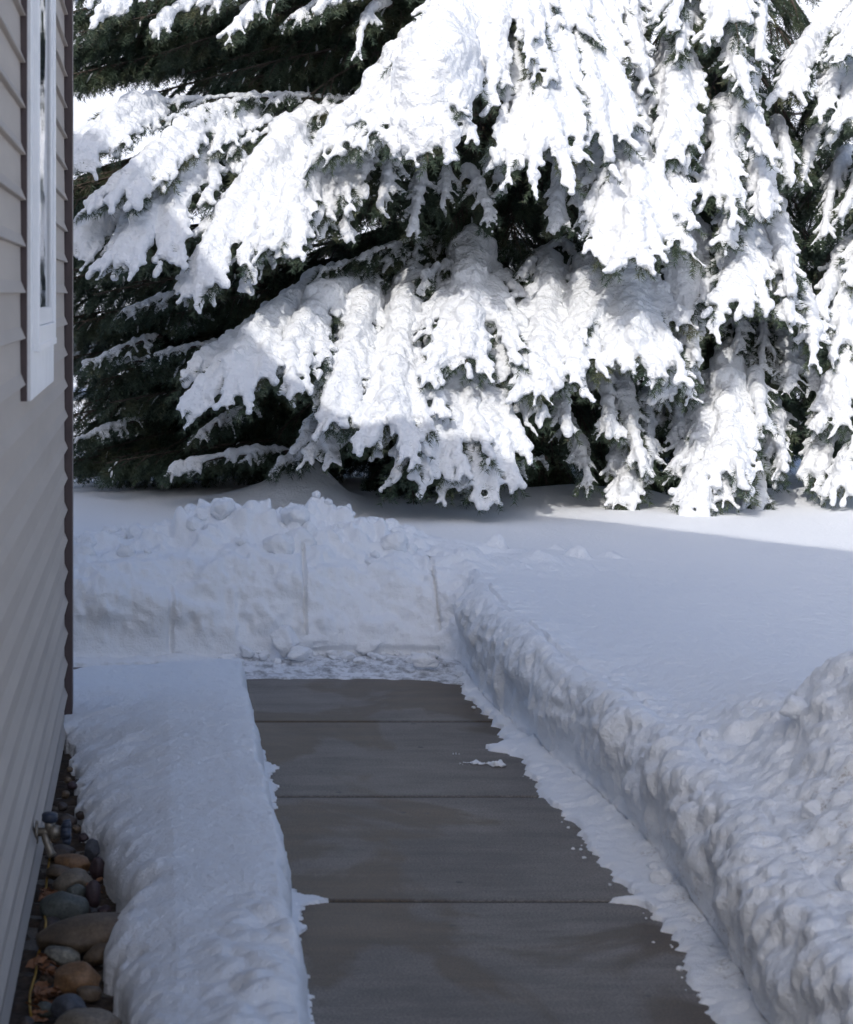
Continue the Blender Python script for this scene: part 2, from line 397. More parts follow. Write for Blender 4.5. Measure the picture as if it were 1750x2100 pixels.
moundw = np.zeros((NS, NT)); moundw[:, 105:] = np.clip(mound / .12, 0, 1) * sstep(0, .22, T2)
d += (moundw * topw * nearw) * (.028 * (cl1 - .4) + .014 * mid + .014 * (cl2 - .3) * sstep(-.4, .4, big) + .014 * cl3 * sstep(-.4, .3, mid) + .010 * fine + .02 * big)
d += nearw * (Zn == 1) * (.02 * (cl2 - .4)+.012*(cl3-.3)) + edgew * nearw * (.03 * (cl2 - .4)+.012*cl3)
d += topw * (1 - bk) * (.0016 * fine + .003 * mid)
# lone clods on the plateau behind the corner
for (cx_, cy_, r_, hh_) in [(1.62, 10.1, .055, .07), (2.02, 10.2, .05, .06), (1.98, 10.6, .035, .03), (2.2, 10.3, .04, .03)]:
    dist = np.sqrt((GXs - cx_) ** 2 + (GYs - cy_) ** 2) + .012 * mid
    d += topw * hh_ * np.sqrt(np.clip(1 - (dist / r_) ** 2, 0, 1))
d += (Zn == 0) * np.where(Z > .004, .008 * cl3 + .022 * np.maximum(cl2 - .4, 0) * sstep(-.10, -.02, off) + .006 * mid + .003 * fine, 0)
# shovel cuts in the back face: thin vertical slots and a square recess
Xw = GXs; zf = Z
def slot(x0, w_, z0, z1, depth): return -depth * sstep(w_, w_ * .4, np.abs(Xw - x0 - .02 * (zf - .2))) * sstep(z0 - .02, z0, zf) * sstep(z1 + .03, z1, zf)
bkz = bk * (off < .35)
d += bkz * (slot(.665, .010, .13, .46, .05) + slot(1.24, .008, .14, .40, .035) + slot(.075, .014, .05, .30, .025))
d += -bkz * .016 * sstep(.36, .37, Xw) * sstep(.665, .655, Xw) * sstep(.08, .10, zf) * sstep(.29, .26, zf)
d += -bkz * .022 * sstep(.69, .70, Xw) * sstep(1.25, 1.24, Xw) * sstep(.0, .01, zf) * sstep(.06, .05, zf)
G = G + N * d[..., None]
me = mesh_np('snow_field', G.reshape(-1, 3), grid_faces(NS, NT), np.full((NS - 1) * (NT - 1), 4), [M['bank']])
dirt = (np.exp(-((GXs - 1.85) / .32) ** 2 - ((GYs - 5.05) / .42) ** 2) * 1.1 + .35 * np.exp(-((GXs - 1.6) / .3) ** 2 - ((GYs - 4.6) / .5) ** 2)) * (Zn > 0)
dirt += .55 * (Zn == 0) * (off > -.05) * sstep(6.3, 5.9, GYs) * (GYs > 4.9) + .5 * (Zn == 1) * (fa_ := np.concatenate([np.zeros(60), 1 - fa, np.zeros(len(tau))]))[None, :] ** 3 * sstep(6.6, 5.8, GYs)
set_attr(me, 'dirt', np.clip(dirt, 0, 1))
structure(link('snow_field', me))

# ---- slush where the path meets the back bank
xs = np.linspace(.28, 1.5, 240); ys = np.linspace(8.55, 9.42, 180)
X, Y = np.meshgrid(xs, ys, indexing='ij'); P = np.stack([X, Y, 0 * X], -1).reshape(-1, 3)
edge = 8.92 + .05 * fbm(P * np.array([1, 0, 0]) + 3, .35, 71, 3).reshape(X.shape) + .02 * vnoise(P * np.array([1, 0, 0]), .05, 72).reshape(X.shape) - .14 * sstep(1.05, 1.35, X)
zz = np.where(Y > edge, .002 + .004 * (.9 * fbm(P * np.array([.8, 1.2, 1]), .03, 73, 4).reshape(X.shape) + .35), -.02 * np.minimum((edge - Y) / .01, 1))
zz += np.where(Y > edge, .012 * sstep(8.98, 9.25, Y) + .01 * clods(P, .05, 74).reshape(X.shape) * sstep(9.0, 9.2, Y), 0)
me = mesh_np('slush', np.stack([X, Y, zz], -1).reshape(-1, 3), grid_faces(*X.shape)[:, ::-1], np.full((X.shape[0] - 1) * (X.shape[1] - 1), 4), [M['slush']])
structure(link('icy_slush', me))

# ---- left ledge of snow between house and path
xs = np.concatenate([np.linspace(-1.2, -.36, 20), np.linspace(-.35, .52, 250)]); ys = np.linspace(2.8, 8.6, 900)
X, Y = np.meshgrid(xs, ys, indexing='ij'); P = np.stack([X, Y, 0 * X], -1).reshape(-1, 3)
def R_(a): return a.reshape(X.shape)
foot = np.interp(Y, [2.8, 4.77, 5.65, 6.8, 7.6, 8.4], [.325, .33, .352, .345, .352, .36]) + .010 * R_(vnoise(P * np.array([0, 1, 0]), .25, 81)) + .004 * R_(vnoise(P * np.array([0, 1, 0]), .04, 82))
H = np.interp(Y, [2.8, 4.6, 5.2, 8.5], [.12, .17, .205, .2])
prof = np.interp(X, [-1.2, -.34, -.25, -.1, .05, .24, .5], [.9, .2, .32, .62, .88, 1, 1])
far_ = sstep(7.3, 8.0, Y); prof = prof * (1 - far_) + far_ * np.interp(X, [-1.2, -.3, .2, .5], [.9, .82, 1, 1])
top = H * prof
# rock shapes under the snow near the wall, drawn out to the right
lump = R_(sstep(0, 1, clods(P * np.array([.6, 1, 1]) + np.array([0, 0, .07]), .20, 83)) * .8 + .2 * fbm(P, .12, 183, 2)); lump2 = R_(fbm(P * np.array([.6, 1, 1]), .10, 84, 2))
lw = sstep(.14, -.16, X) * (1 - far_ * .7)
top += lw * (.032 * lump - .016 + .012 * lump2) + .006 * R_(fbm(P, .2, 85, 2)) + .002 * R_(fbm(P, .03, 86, 2))
nw = sstep(5.25, 4.7, Y) * sstep(0.05, .22, X)
top += nw * (.022 * R_(clods(P, .06, 87)) + .02 * R_(fbm(P, .12, 88, 2)))
top += .004 * sstep(5.2, 4.5, Y) * R_(clods(P, .04, 89))
# side wall towards the path, far end, and left boundary at the rocks
sd = foot - X
ew = .035
side = np.sqrt(np.clip(1 - (1 - np.clip(sd / ew, 0, 1)) ** 2, 0, 1)) ** .9
endY = 8.27 + .12 * (X + .3)
side *= np.sqrt(np.clip(1 - (1 - np.clip((endY - Y) / .07, 0, 1)) ** 2, 0, 1))
thinw = .022 + .012 * R_(vnoise(P * np.array([0, 1, 0]), .12, 90)) + .012 * R_(vnoise(P * np.array([0, 1, 0]), .018, 91)) + .05 * np.exp(-((Y - 7.22) / .09) ** 2) + .075 * np.exp(-((Y - 5.66) / .045) ** 2) + .02 * np.exp(-((Y - 6.9) / .2) ** 2)
fringe = np.where(sd > -thinw, .007 + .002 * R_(vnoise(P, .02, 92)), -.03)
Zl = np.where(sd > 0, np.maximum(top * side, .008), fringe)
Zl = np.where(Y > endY, -.03, Zl)
lb = np.interp(Y, [2.8, 4.2, 4.7, 4.88, 5.15, 5.36, 5.7, 6.24, 6.7, 7.1, 7.5, 7.8], [-.03, -.05, -.08, -.125, -.12, -.035, -.14, -.195, -.235, -.27, -.3, -2])
lb = lb + .022 * (Y < 6.2) + .030 * R_(vnoise(P * np.array([0, 1, 0]), .11, 93)) + .014 * R_(vnoise(P, .04, 94)) - .03 * (lump - .5)
ld = X - lb
ls = np.sqrt(np.clip(1 - (1 - np.clip(ld / .07, 0, 1)) ** 2, 0, 1))
Zl = np.where(ld < .07, np.where(ld > 0, Zl * (.15 + .85 * ls) + .03 * (1 - ls) , -.05), Zl)
V = np.stack([X, Y, Zl], -1)
nn = grid_normals(V); nn *= np.sign(nn[..., 2].mean())
V += nn * (np.where(Zl > .03, .006, 0) * R_(fbm(V.reshape(-1, 3), .05, 95, 2)))[..., None] * sstep(.12, 0, np.abs(sd))[..., None]
me = mesh_np('snow_ledge', V.reshape(-1, 3), grid_faces(*X.shape)[:, ::-1], np.full((X.shape[0] - 1) * (X.shape[1] - 1), 4), [M['snow']])
structure(link('snow_ledge', me))

# ---- concrete path with tooled joints
xs = np.array([-3.2, -.6, -.1, .0, .3, .6, .9, 1.2, 1.5, 1.6])
jt = [3.30, 4.48, 5.66, 6.84, 8.04, 9.23]
yl = [2.5]
for j in jt: yl += [j - .022, j - .013, j - .009, j - .0075, j + .0075, j + .009, j + .013, j + .022]
yl += [9.75]; ys = np.array(yl)
def jz(y):
    dmin = min(abs(y - j) for j in jt); return -.012 if dmin < .008 else (-.005 if dmin < .0095 else (-.0015 if dmin < .014 else 0))
V = []
for x in xs:
    for y in ys: V.append((x, y, jz(y)))
mi_ = np.array([1 if min(abs((ys[k_] + ys[k_ + 1]) / 2 - j) for j in jt) < .0092 else 0 for _ in range(len(xs) - 1) for k_ in range(len(ys) - 1)])
me = mesh_np('path', np.array(V), grid_faces(len(xs), len(ys))[:, ::-1], np.full((len(xs) - 1) * (len(ys) - 1), 4), [M['concrete'], M['joint']], mi_, smooth=False)
structure(link('path', me))
# ---- soil bed along the wall
xs = np.linspace(-.36, .0, 60); ys = np.linspace(2.8, 7.9, 500)
X, Y = np.meshgrid(xs, ys, indexing='ij'); P = np.stack([X, Y, 0 * X], -1).reshape(-1, 3)
me = mesh_np('soil_bed', np.stack([X, Y, .004 + .012 * fbm(P, .05, 99, 3).reshape(X.shape)], -1).reshape(-1, 3), grid_faces(*X.shape)[:, ::-1], np.full((X.shape[0] - 1) * (X.shape[1] - 1), 4), [M['soil']])
structure(link('soil_bed', me))

# ================================================================== HOUSE
house = thing('house', 'grey lap-sided house wall with brown corner trim left of the path', 'house', (-.31, 7.7, 0))
hx, hy = -.31, 7.7
def L(o):   # keep world coordinates under the house empty
    o.location = (-hx, -hy, 0); return o
# siding courses
EXPO = .11
bm = bmesh.new()
z = 1.604 - 14 * EXPO; ztop = 3.9
rnd = random.Random(4)
while z < ztop:
    prof = [(-.318, z + EXPO + .004), (-.3165, z + .030), (-.3045, z + .0015), (-.3045 - .002, z), (-.318, z)]
    ysg = np.linspace(-1.0, 7.63, 40)
    rings = [[bm.verts.new((px + .0006 * math.sin(y * 2.1 + z * 9), y, pz + .0012 * math.sin(y * 1.3 + z * 31))) for px, pz in prof] for y in ysg]
    for a, b_ in zip(rings[:-1], rings[1:]):
        for k_ in range(4): bm.faces.new((a[k_], b_[k_], b_[k_ + 1], a[k_ + 1]))
    z += EXPO
L(bm_obj('siding', bm, M['siding'], house))
bm = bmesh.new()   # structural shell behind: side wall and rear wall with gables
bx(bm, -.50, -.3185, -1.0, 7.70, -.1, 3.96)
bx(bm, -9.0, -.505, 7.50, 7.70, -.1, 3.96)
L(bm_obj('wall', bm, M['siding'], house))
bm = bmesh.new()
bx(bm, -.3225, -.289, 7.634, 7.735, .008, 3.96, .002)
bx(bm, -.42, -.3235, 7.704, 7.735, .008, 3.96, .002)
L(bm_obj('corner_trim', bm, M['trim_dark'], house))
# unseen roofs: path gable and added cross gable over yard, profiles shaped for their shadows
def prism(bm, pts, axis, a0, a1):
    r = []
    for a in (a0, a1):
        r.append([bm.verts.new((a, p[0], p[1]) if axis == 'x' else (p[0], a, p[1])) for p in pts])
    n = len(pts)
    for k_ in range(n): bm.faces.new((r[0][k_], r[0][(k_ + 1) % n], r[1][(k_ + 1) % n], r[1][k_]))
    bm.faces.new(r[0]); bm.faces.new(r[1][::-1])
bm = bmesh.new()
prism(bm, [(7.9, 3.97), (7.9, 4.02), (7.3, 4.83), (1.9, 7.69), (-.6, 4.5), (-.6, 3.97)], 'x', -.3, -9)
L(bm_obj('roof', bm, M['roof'], house))
bm = bmesh.new()
prism(bm, [(-.31, 3.97), (-.31, 4.03), (-1.06, 4.66), (-2.02, 6.16), (-4.2, 8.3), (-9.6, 4.9), (-9.6, 3.97)], 'y', 7.9, 1.2)
L(bm_obj('roof', bm, M['roof'], house))
# window
win = bpy.data.objects.new('window', None); COL.objects.link(win); win.parent = house
ZB = 1.345; ZT = 2.95
def LW(o): o.location = (-hx, -hy, 0); return o
bm = bmesh.new()
bx(bm, -.318, -.293, 5.13, 5.235, ZB, ZT, .002); bx(bm, -.318, -.293, 6.14, 6.30, ZB, ZT, .002)
bx(bm, -.318, -.2935, 5.236, 6.139, ZB, ZB + .125, .002); bx(bm, -.318, -.2935, 5.236, 6.139, ZT - .1, ZT, .002)
LW(bm_obj('casing', bm, M['trim_white'], win))
bm = bmesh.new(); bx(bm, -.318, -.302, 5.118, 5.1295, ZB, ZT); LW(bm_obj('casing_edge', bm, M['trim_dark'], win))
bm = bmesh.new()
fz0 = ZB + .127
bx(bm, -.318, -.279, 5.237, 5.285, fz0, ZT - .11, .003); bx(bm, -.318, -.279, 6.09, 6.138, fz0, ZT - .11, .003)
bx(bm, -.318, -.2795, 5.286, 6.089, fz0, fz0 + .05, .003)
bx(bm, -.300, -.277, 5.236, 6.14, fz0 - .012, fz0 + .006, .002)
LW(bm_obj('frame', bm, M['vinyl'], win))
bm = bmesh.new()
bx(bm, -.316, -.2865, 5.287, 5.325, fz0 + .051, ZT - .11, .002); bx(bm, -.316, -.2865, 5.99, 6.088, fz0 + .051, ZT - .11, .002)
bx(bm, -.316, -.287, 5.326, 5.989, fz0 + .051, fz0 + .095, .002)
LW(bm_obj('sash', bm, M['vinyl'], win))
bm = bmesh.new(); bx(bm, -.306, -.2925, 5.327, 5.988, fz0 + .096, ZT - .11); LW(bm_obj('pane', bm, M['glass'], win))
for o_ in win.children: pass
# garden tap
FY = 5.62; FZ = .192
tap = thing('garden_tap', 'weathered brass garden tap with dark blue handle on the house wall', 'tap', (-.305, FY, FZ))
bm = bmesh.new()
tube(bm, [(-.004, 0, 0), (.003, 0, 0)], [.030, .029], 18)
tube(bm, [(.0, 0, 0), (.05, 0, 0)], .0115, 14); tube(bm, [(.034, 0, 0), (.046, 0, 0), (.062, 0, 0)], [.016, .019, .015], 14)
tube(bm, [(.03, 0, 0), (.033, 0, .016), (.033, 0, .026)], [.012, .013, .015], 14)
tube(bm, [(.018, 0, 0), (.024, -.006, -.02), (.036, -.014, -.05), (.041, -.018, -.058)], [.0105, .0105, .0105, .0125], 14)
bm_obj('tap_body', bm, M['brass'], tap, True)
bm = bmesh.new(); tube(bm, [(.033, 0, .026), (.033, 0, .03), (.033, 0, .046), (.033, 0, .05)], [.016, .021, .021, .017], 18); bm_obj('vacuum_cap', bm, M['plastic_blue'], tap, True)
bm = bmesh.new(); tube(bm, [(.060, 0, 0), (.068, 0, 0), (.084, 0, 0), (.088, 0, 0)], [.012, .026, .026, .02], 8)
for k_ in range(6):
    a_ = k_ * PI / 3; tube(bm, [(.068, .022 * math.cos(a_), .022 * math.sin(a_)), (.088, .026 * math.cos(a_), .026 * math.sin(a_))], .009, 8)
bm_obj('handle', bm, M['plastic_blue'], tap, True)
# yellow cable
pts2 = [(104, 1740, .10), (101, 1758, .05), (96, 1800, .02), (90, 1860, .03), (94, 1888, .05), (85, 1930, .04), (76, 1960, .02), (73, 1990, .03), (62, 2030, .03), (62, 2065, .04), (66, 2085, .03), (60, 2130, .02)]
pp = []
for u, v, z_ in pts2:
    Yc = (CAMZ - z_) * F / (v - 604); x_ = (u - 315) * Yc / F
    pp.append((max(x_, -.298), Yc, z_))
cpp = catmull(np.array(pp), 8)
bm = bmesh.new(); tube(bm, [(q[0], q[1], q[2] - .008) for q in cpp], .0032, 8)
tag(bm_obj('cable', bm, M['yellow'], None, True), 'thin yellow cable running down along the foot of the wall beside the rocks', 'cable')

# ================================================================== ROCKS
def rock(name, u, v, wpx, ratio, depth, col, label, seed, zc=.035, tilt=0., ang=0., group=None, ax=.0):
    Yc = (CAMZ - zc) * F / (v - 604); xc = (u - 315) * Yc / F; wr = wpx * Yc / F / 2
    bm = bmesh.new(); bmesh.ops.create_icosphere(bm, subdivisions=4, radius=1)
    rn = random.Random(seed)
    planes = [(Vector((rn.gauss(0, 1), rn.gauss(0, 1), rn.gauss(0, .8))).normalized(), rn.uniform(.72, .93)) for _ in range(9)]
    for vtx in bm.verts:
        p = vtx.co.copy()
        for n_, d_ in planes:
            e = p.dot(n_) - d_
            if e > 0: p -= n_ * e * .85
        p *= 1 + .07 * mnoise.noise(p * 1.4 + Vector((seed, 0, 0))) + .02 * mnoise.noise(p * 5 + Vector((seed, 3, 0)))
        vtx.co = Vector((p.x * wr, p.y * depth * wr, p.z * ratio * wr))
    o = bm_obj(name, bm, RM[col], None, True, (xc, Yc, zc)); o.rotation_euler = (rn.uniform(-.1, .1), tilt, ang)
    tag(o, label, 'rock', group); return o
rock('rock', 131, 1862, 104, .62, .8, 'green', 'round grey-green river rock just behind the long brown slab rock', 1, .045)
rock('rock', 183, 1914, 232, .30, .55, 'brown', 'largest rock, a long brown slab lying across the bed with one end in the snow', 2, .062, -.13, .12)
rock('rock', 128, 1960, 80, .5, .7, 'pale', 'pale speckled rock in front of the long brown slab, nearer the wall', 3, .03, .2)
rock('rock', 204, 1958, 70, .62, .8, 'brown', 'small brown rock under the snow-side end of the long slab rock', 4, .035, -.25)
rock('rock', 158, 2008, 106, .66, .8, 'orange', 'rounded orange-brown rock with a hollow face, in front of the speckled one', 5, .045, -.12)
rock('rock', 149, 1808, 88, .56, .8, 'tan', 'pale tan rock behind the round grey-green one', 6, .045, -.2)
rock('rock', 152, 1770, 82, .44, .7, 'orange', 'smooth orange-tan rock just below the garden tap', 7, .04, .15)
rock('rock', 121, 1790, 56, .6, .8, 'brown', 'dark brown rock wedged between the orange-tan rock and the wall', 8, .03)
rock('rock', 157, 1827, 42, .7, .8, 'green', 'small angular grey rock resting against the pale tan rock', 9, .05, .2)
rock('rock', 192, 1834, 36, 1.6, .8, 'purple', 'dark purple rock upright at the snow edge, behind the long slab', 10, .05)
rock('rock', 200, 1782, 34, 1.5, .8, 'purple', 'dark maroon rock capped by snow beside the orange-tan rock', 11, .05)
rock('rock', 188, 1742, 36, 1.2, .7, 'blue', 'pointed dark grey rock with a spot of snow, right of the tap spout', 12, .05, .3)
rock('rock', 126, 1750, 62, .55, .8, 'dark', 'rough dark gravelly rock directly under the tap', 13, .02)
rock('rock', 138, 1684, 44, .7, .8, 'dark', 'dark round rock just behind the tap handle', 14, .04)
rock('rock', 142, 2068, 76, .75, .8, 'blue', 'dark blue-grey rock behind the big tan rock at the bottom edge', 15, .05)
rock('rock', 182, 2104, 140, .5, .7, 'tan', 'big smooth tan rock cut by the bottom edge of the photo', 16, .055)
rock('rock', 92, 2072, 40, .9, .8, 'green', 'small grey-green rock near the wall, left of the blue-grey rock', 17, .03)
rock('rock', 182, 2038, 56, .65, .8, 'brown', 'brown rock half under the snow behind the blue-grey rock', 18, .035)
rock('rock', 54, 2100, 34, .9, .8, 'dark', 'small grey rock touching the wall at the bottom corner by the cable end', 19, .03)
gl = 'dark rock half hidden in the narrow gap between wall and snow beyond the tap'
for i_, (u, v, w_, c) in enumerate([(128, 1655, 22, 'dark'), (134, 1630, 20, 'brown'), (148, 1612, 22, 'purple'), (160, 1607, 20, 'dark'), (139, 1600, 16, 'brown'), (143, 1578, 14, 'brown'), (172, 1718, 22, 'purple'), (183, 1655, 20, 'dark'), (165, 1672, 22, 'dark'), (156, 1700, 20, 'brown'), (112, 1720, 22, 'brown')]):
    rock('rock', u, v, w_, .9, 1, c, gl, 40 + i_, .04, group='rocks in the gap beyond the tap')
for i_, (u, v, w_, c) in enumerate([(100, 1985, 34, 'dark'), (112, 2035, 40, 'dark'), (96, 2010, 30, 'brown'), (86, 2040, 26, 'purple'), (104, 1905, 60, 'dark'), (215, 1868, 30, 'purple'), (172, 1868, 30, 'dark'), (112, 1835, 30, 'dark')]):
    rock('rock', u, v, w_, .8, 1, c, 'low dark rock filling a gap between the larger river rocks', 70 + i_, .012, group='low rocks between the larger ones')
# dry leaves (litter nobody could count)
rn = random.Random(9); bm = bmesh.new()
def leafm(bm, x, y, z, s, a, tl):
    c, s_ = math.cos(a), math.sin(a)
    out = [(-1, 0, .1), (-.5, .38, .25), (.1, .5, .1), (.55, .3, .3), (1, 0, .0), (.5, -.35, .2), (0, -.48, .05), (-.55, -.3, .22)]
    vs = [bm.verts.new((x + s * (px * c - py * s_), y + s * (px * s_ + py * c), z + s * (pz + tl * py + .5 * tl * px))) for px, py, pz in out]
    ce = bm.verts.new((x, y, z - s * .05))
    for k_ in range(8): bm.faces.new((vs[k_], vs[(k_ + 1) % 8], ce))
for (u, v, n_) in [(103, 1830, 10), (100, 1845, 6), (90, 1975, 16), (100, 1995, 14), (88, 2030, 14), (105, 2040, 10), (115, 2038, 5), (85, 2050, 8), (80, 2090, 8), (190, 1808, 6), (75, 2070, 6)]:
    for _ in range(n_):
        uu = u + rn.gauss(0, 9); vv = v + rn.gauss(0, 9); zc = rn.uniform(.012, .045)
        Yc = (CAMZ - zc) * F / (vv - 604); leafm(bm, max((uu - 315) * Yc / F, -.29), Yc, zc, rn.uniform(.009, .02), rn.uniform(0, 6.28), rn.uniform(-.9, .9))
lo = bm_obj('dry_leaves', bm, M['leaf'], None, False); lo['label'] = 'dry brown leaf litter lying among the river rocks by the wall'; lo['category'] = 'leaf litter'; lo['kind'] = 'stuff'

# ================================================================== SNOW CHUNKS
def chunk(x, y, r, seed, label, group=None, ratio=(1, .9, .75), z=None, blocky=.6):
    bm = bmesh.new(); bmesh.ops.create_icosphere(bm, subdivisions=3 if r < .03 else 4, radius=1)
    rn = random.Random(seed)
    planes = [(Vector((rn.gauss(0, 1), rn.gauss(0, 1), rn.gauss(0, 1))).normalized(), rn.uniform(.45, .8)) for _ in range(10)]
    blocky = min(blocky + .3, 1)
    for vtx in bm.verts:
        p = vtx.co.copy()
        for n_, d_ in planes:
            e = p.dot(n_) - d_
            if e > 0: p -= n_ * e * blocky
        p *= 1 + .22 * mnoise.noise(p * 1.7 + Vector((seed, 0, 0))) + .10 * mnoise.noise(p * 5 + Vector((seed, 3, 0)))
        vtx.co = Vector((p.x * r * ratio[0], p.y * r * ratio[1], p.z * r * ratio[2]))
    o = bm_obj('snow_chunk', bm, M['snow'], None, True, (x, y, (r * ratio[2] * .62 + (.028 if y > 8.9 else 0) if z is None else z + (.02 if y > 8.9 else 0)))); o.rotation_euler = (0, 0, rn.uniform(0, 6.28) if r < .05 else 0)
    tag(o, label, 'snow chunk', group); return o
crx = random.Random(77)
def on_bank(i_s, i_t): return G[i_s, i_t]
backs = np.where((ny > .9) & (Cx > -.45) & (Cx < 1.15))[0]
for q_ in range(64):
    i_s = crx.choice(list(backs)); tt = abs(crx.gauss(.38, .2)); i_t = 105 + int(np.argmin(np.abs(tau - tt))); p = G[i_s, i_t]
    r_ = crx.choice([.025, .03, .04, .05, .06, .08]) * (1.15 if .15 < p[0] < .7 else .8)
    big_ = 'snow clod lying among others on the crest of the back bank'
    chunk(p[0], p[1], r_, 700 + q_, big_, 'snow clods on the back bank crest', ratio=(1.1, 1, .85), z=p[2] + r_ * .12 - .02, blocky=.15)
nears = np.where((Cy > 4.2) & (Cy < 6.3) & (ny < .2))[0]
for q_ in range(60):
    i_s = crx.choice(list(nears)); tt = crx.uniform(.02, 1.0); i_t = 105 + int(np.argmin(np.abs(tau - tt))); p = G[i_s, i_t]
    r_ = crx.choice([.012, .016, .022, .03, .04])
    chunk(p[0], p[1], r_, 800 + q_, 'snow clod stuck in the lumpy mound at the near right', 'snow clods on the near right mound', ratio=(1.1, 1, .85), z=p[2] + r_ * .15, blocky=.15)
def gp(u, v, z=0.):
    Yc = (CAMZ - z) * F / (v - 604); return (u - 315) * Yc / F, Yc
x, y = gp(871, 1380); chunk(x, y, .058, 201, 'largest loose snow block on the slush near the right end of the back bank', ratio=(1.15, .8, .62))
x, y = gp(587, 1362); chunk(x, y, .10, 204, 'tall tilted snow slab leaning against the foot of the back bank', ratio=(.55, .5, 1.0), blocky=.8).rotation_euler = (0, -.45, .3)
x, y = gp(645, 1352); chunk(x, y, .085, 205, 'wide snow block at the foot of the bank, right of the tilted slab', ratio=(1.4, .6, .6), z=.06)
x, y = gp(760, 1352); chunk(x, y, .085, 206, 'rough broad snow heap against the middle of the back bank foot', ratio=(1.2, .6, .62), z=.05)
x, y = gp(610, 1368); chunk(x, y, .055, 207, 'squat snow lump in front of the tilted slab', ratio=(1.3, .7, .7))
x, y = gp(505, 1360); chunk(x, y, .036, 208, 'round snow lump at the left end where the ledge hides the path', ratio=(1, 1, .9))
x, y = gp(715, 1366); chunk(x, y, .034, 209, 'snow ball alone between the wide block and the rough heap', ratio=(1, .9, .8))
rn = random.Random(31)
for i_ in range(60):
    u = rn.uniform(480, 900); v = 1350 + abs(rn.gauss(0, 10)); x, y = gp(u, v)
    chunk(x, y, rn.choice([.008, .012, .018, .026]), 300 + i_, 'small snow crumb scattered along the foot of the back bank', 'snow crumbs at the back bank foot', z=.012)
for i_, (u, v, r) in enumerate([(1347, 1795, .035), (1360, 1822, .045), (1322, 1762, .024), (1310, 1745, .02), (1335, 1778, .02), (1385, 1850, .022), (1395, 1868, .026), (1300, 1733, .018), (1290, 1722, .02), (1375, 1838, .018), (1225, 1655, .02), (1214, 1640, .014), (1405, 1880, .02), (1415, 1900, .03)]):
    x, y = gp(u, v); chunk(x, y, r, 400 + i_, 'snow clod fallen onto the scraped strip below the right bank', 'snow clods below the right bank', blocky=.3)
for i_ in range(34):
    v = rn.uniform(1440, 2090); Yc = CAMZ * F / (v - 604); xe = np.interp(Yc, [4.7, 5.5, 6.1, 6.9, 7.5, 8.6], [1.24, 1.275, 1.24, 1.25, 1.27, 1.26]) + rn.gauss(-.008, .016)
    chunk(xe, Yc, rn.choice([.002, .003, .004, .006, .009]), 500 + i_, 'tiny snow crumb on the concrete along the right edge of the cleared path', 'snow crumbs along the right path edge', blocky=.3)

# ================================================================== SPRUCES
rng = np.random.default_rng(7)
_ico = bmesh.new(); bmesh.ops.create_icosphere(_ico, subdivisions=1, radius=1)
ICOV = np.array([v.co[:] for v in _ico.verts]); ICOF = np.array([[v.index for v in f.verts] for f in _ico.faces]); _ico.free()
def blob_mesh(C, R, sq):
    """joined spheres -> fused snow mesh. sq = vertical squash"""
    n = len(C)
    V = (ICOV[None] * R[:, None, None] * np.array([1, 1, sq])[None, None] + C[:, None]).reshape(-1, 3)
    Fc = (ICOF[None] + (np.arange(n) * len(ICOV))[:, None, None]).reshape(-1)
    return V, Fc
def fuse(V, Fc, voxel, seed, smooth_it=4, amp=1.0):
    me = mesh_np('tmp', V, Fc, np.full(len(Fc) // 3, 3), [])
    o = bpy.data.objects.new('tmp', me); COL.objects.link(o)
    md = o.modifiers.new('r', 'REMESH'); md.mode = 'VOXEL'; md.voxel_size = voxel
    ms = o.modifiers.new('s', 'SMOOTH'); ms.factor = .6; ms.iterations = smooth_it
    dg = bpy.context.evaluated_depsgraph_get(); dg.update()
    ev = o.evaluated_get(dg); m2 = bpy.data.meshes.new_from_object(ev)
    bpy.data.objects.remove(o); bpy.data.meshes.remove(me)
    n = len(m2.vertices)
    co_ = np.empty(n * 3, dtype=np.float32); m2.vertices.foreach_get('co', co_); co_ = co_.reshape(-1, 3).astype(np.float64)
    no_ = np.empty(n * 3, dtype=np.float32); m2.vertices.foreach_get('normal', no_); no_ = no_.reshape(-1, 3)
    dsp = .012 * fbm(co_, .10, seed, 2) + .007 * fbm(co_, .03, seed + 5, 2)
    co_ += no_ * (dsp * amp)[:, None]
    m2.vertices.foreach_set('co', co_.astype(np.float32).ravel())
    m2.polygons.foreach_set('use_smooth', np.ones(len(m2.polygons), dtype=bool))
    m2.materials.clear(); m2.materials.append(M['snow_tree']); m2.update()
    return m2
UP = np.array([0, 0, 1.0])
def clump(u, v, lx, ly, r0, n, seed, label, h_=1.0):
    x, y = gp(u, v); r = np.random.default_rng(seed)
    a = r.random(n) * 2 * PI; q = np.sqrt(r.random(n))
    C = np.stack([q * np.cos(a) * lx, q * np.sin(a) * ly, r.random(n) * r0 * h_ * (1 - q)], -1); R = r0 * (.35 + .6 * r.random(n)) * (1 - .45 * q)
    me = fuse(*blob_mesh(C, R, .8), .0032, seed, 0, .35); me.materials.clear(); me.materials.append(M['snow'])
    o = link('snow_chunk', me, None, (x, y, .002)); tag(o, label, 'snow chunk'); return o
clump(1021, 1572, .030, .022, .017, 46, 202, 'bright white snow lump on the concrete, right end of the small broken pair', 1.6)
clump(975, 1567, .062, .020, .010, 70, 203, 'flat crumbly streak of snow on the concrete, left of the bright lump')
clump(936, 1548, .014, .008, .006, 12, 204, 'tiny dab of snow on the concrete behind the crumbly streak')
def unit(v): return v / (np.linalg.norm(v, axis=-1, keepdims=True) + 1e-9)
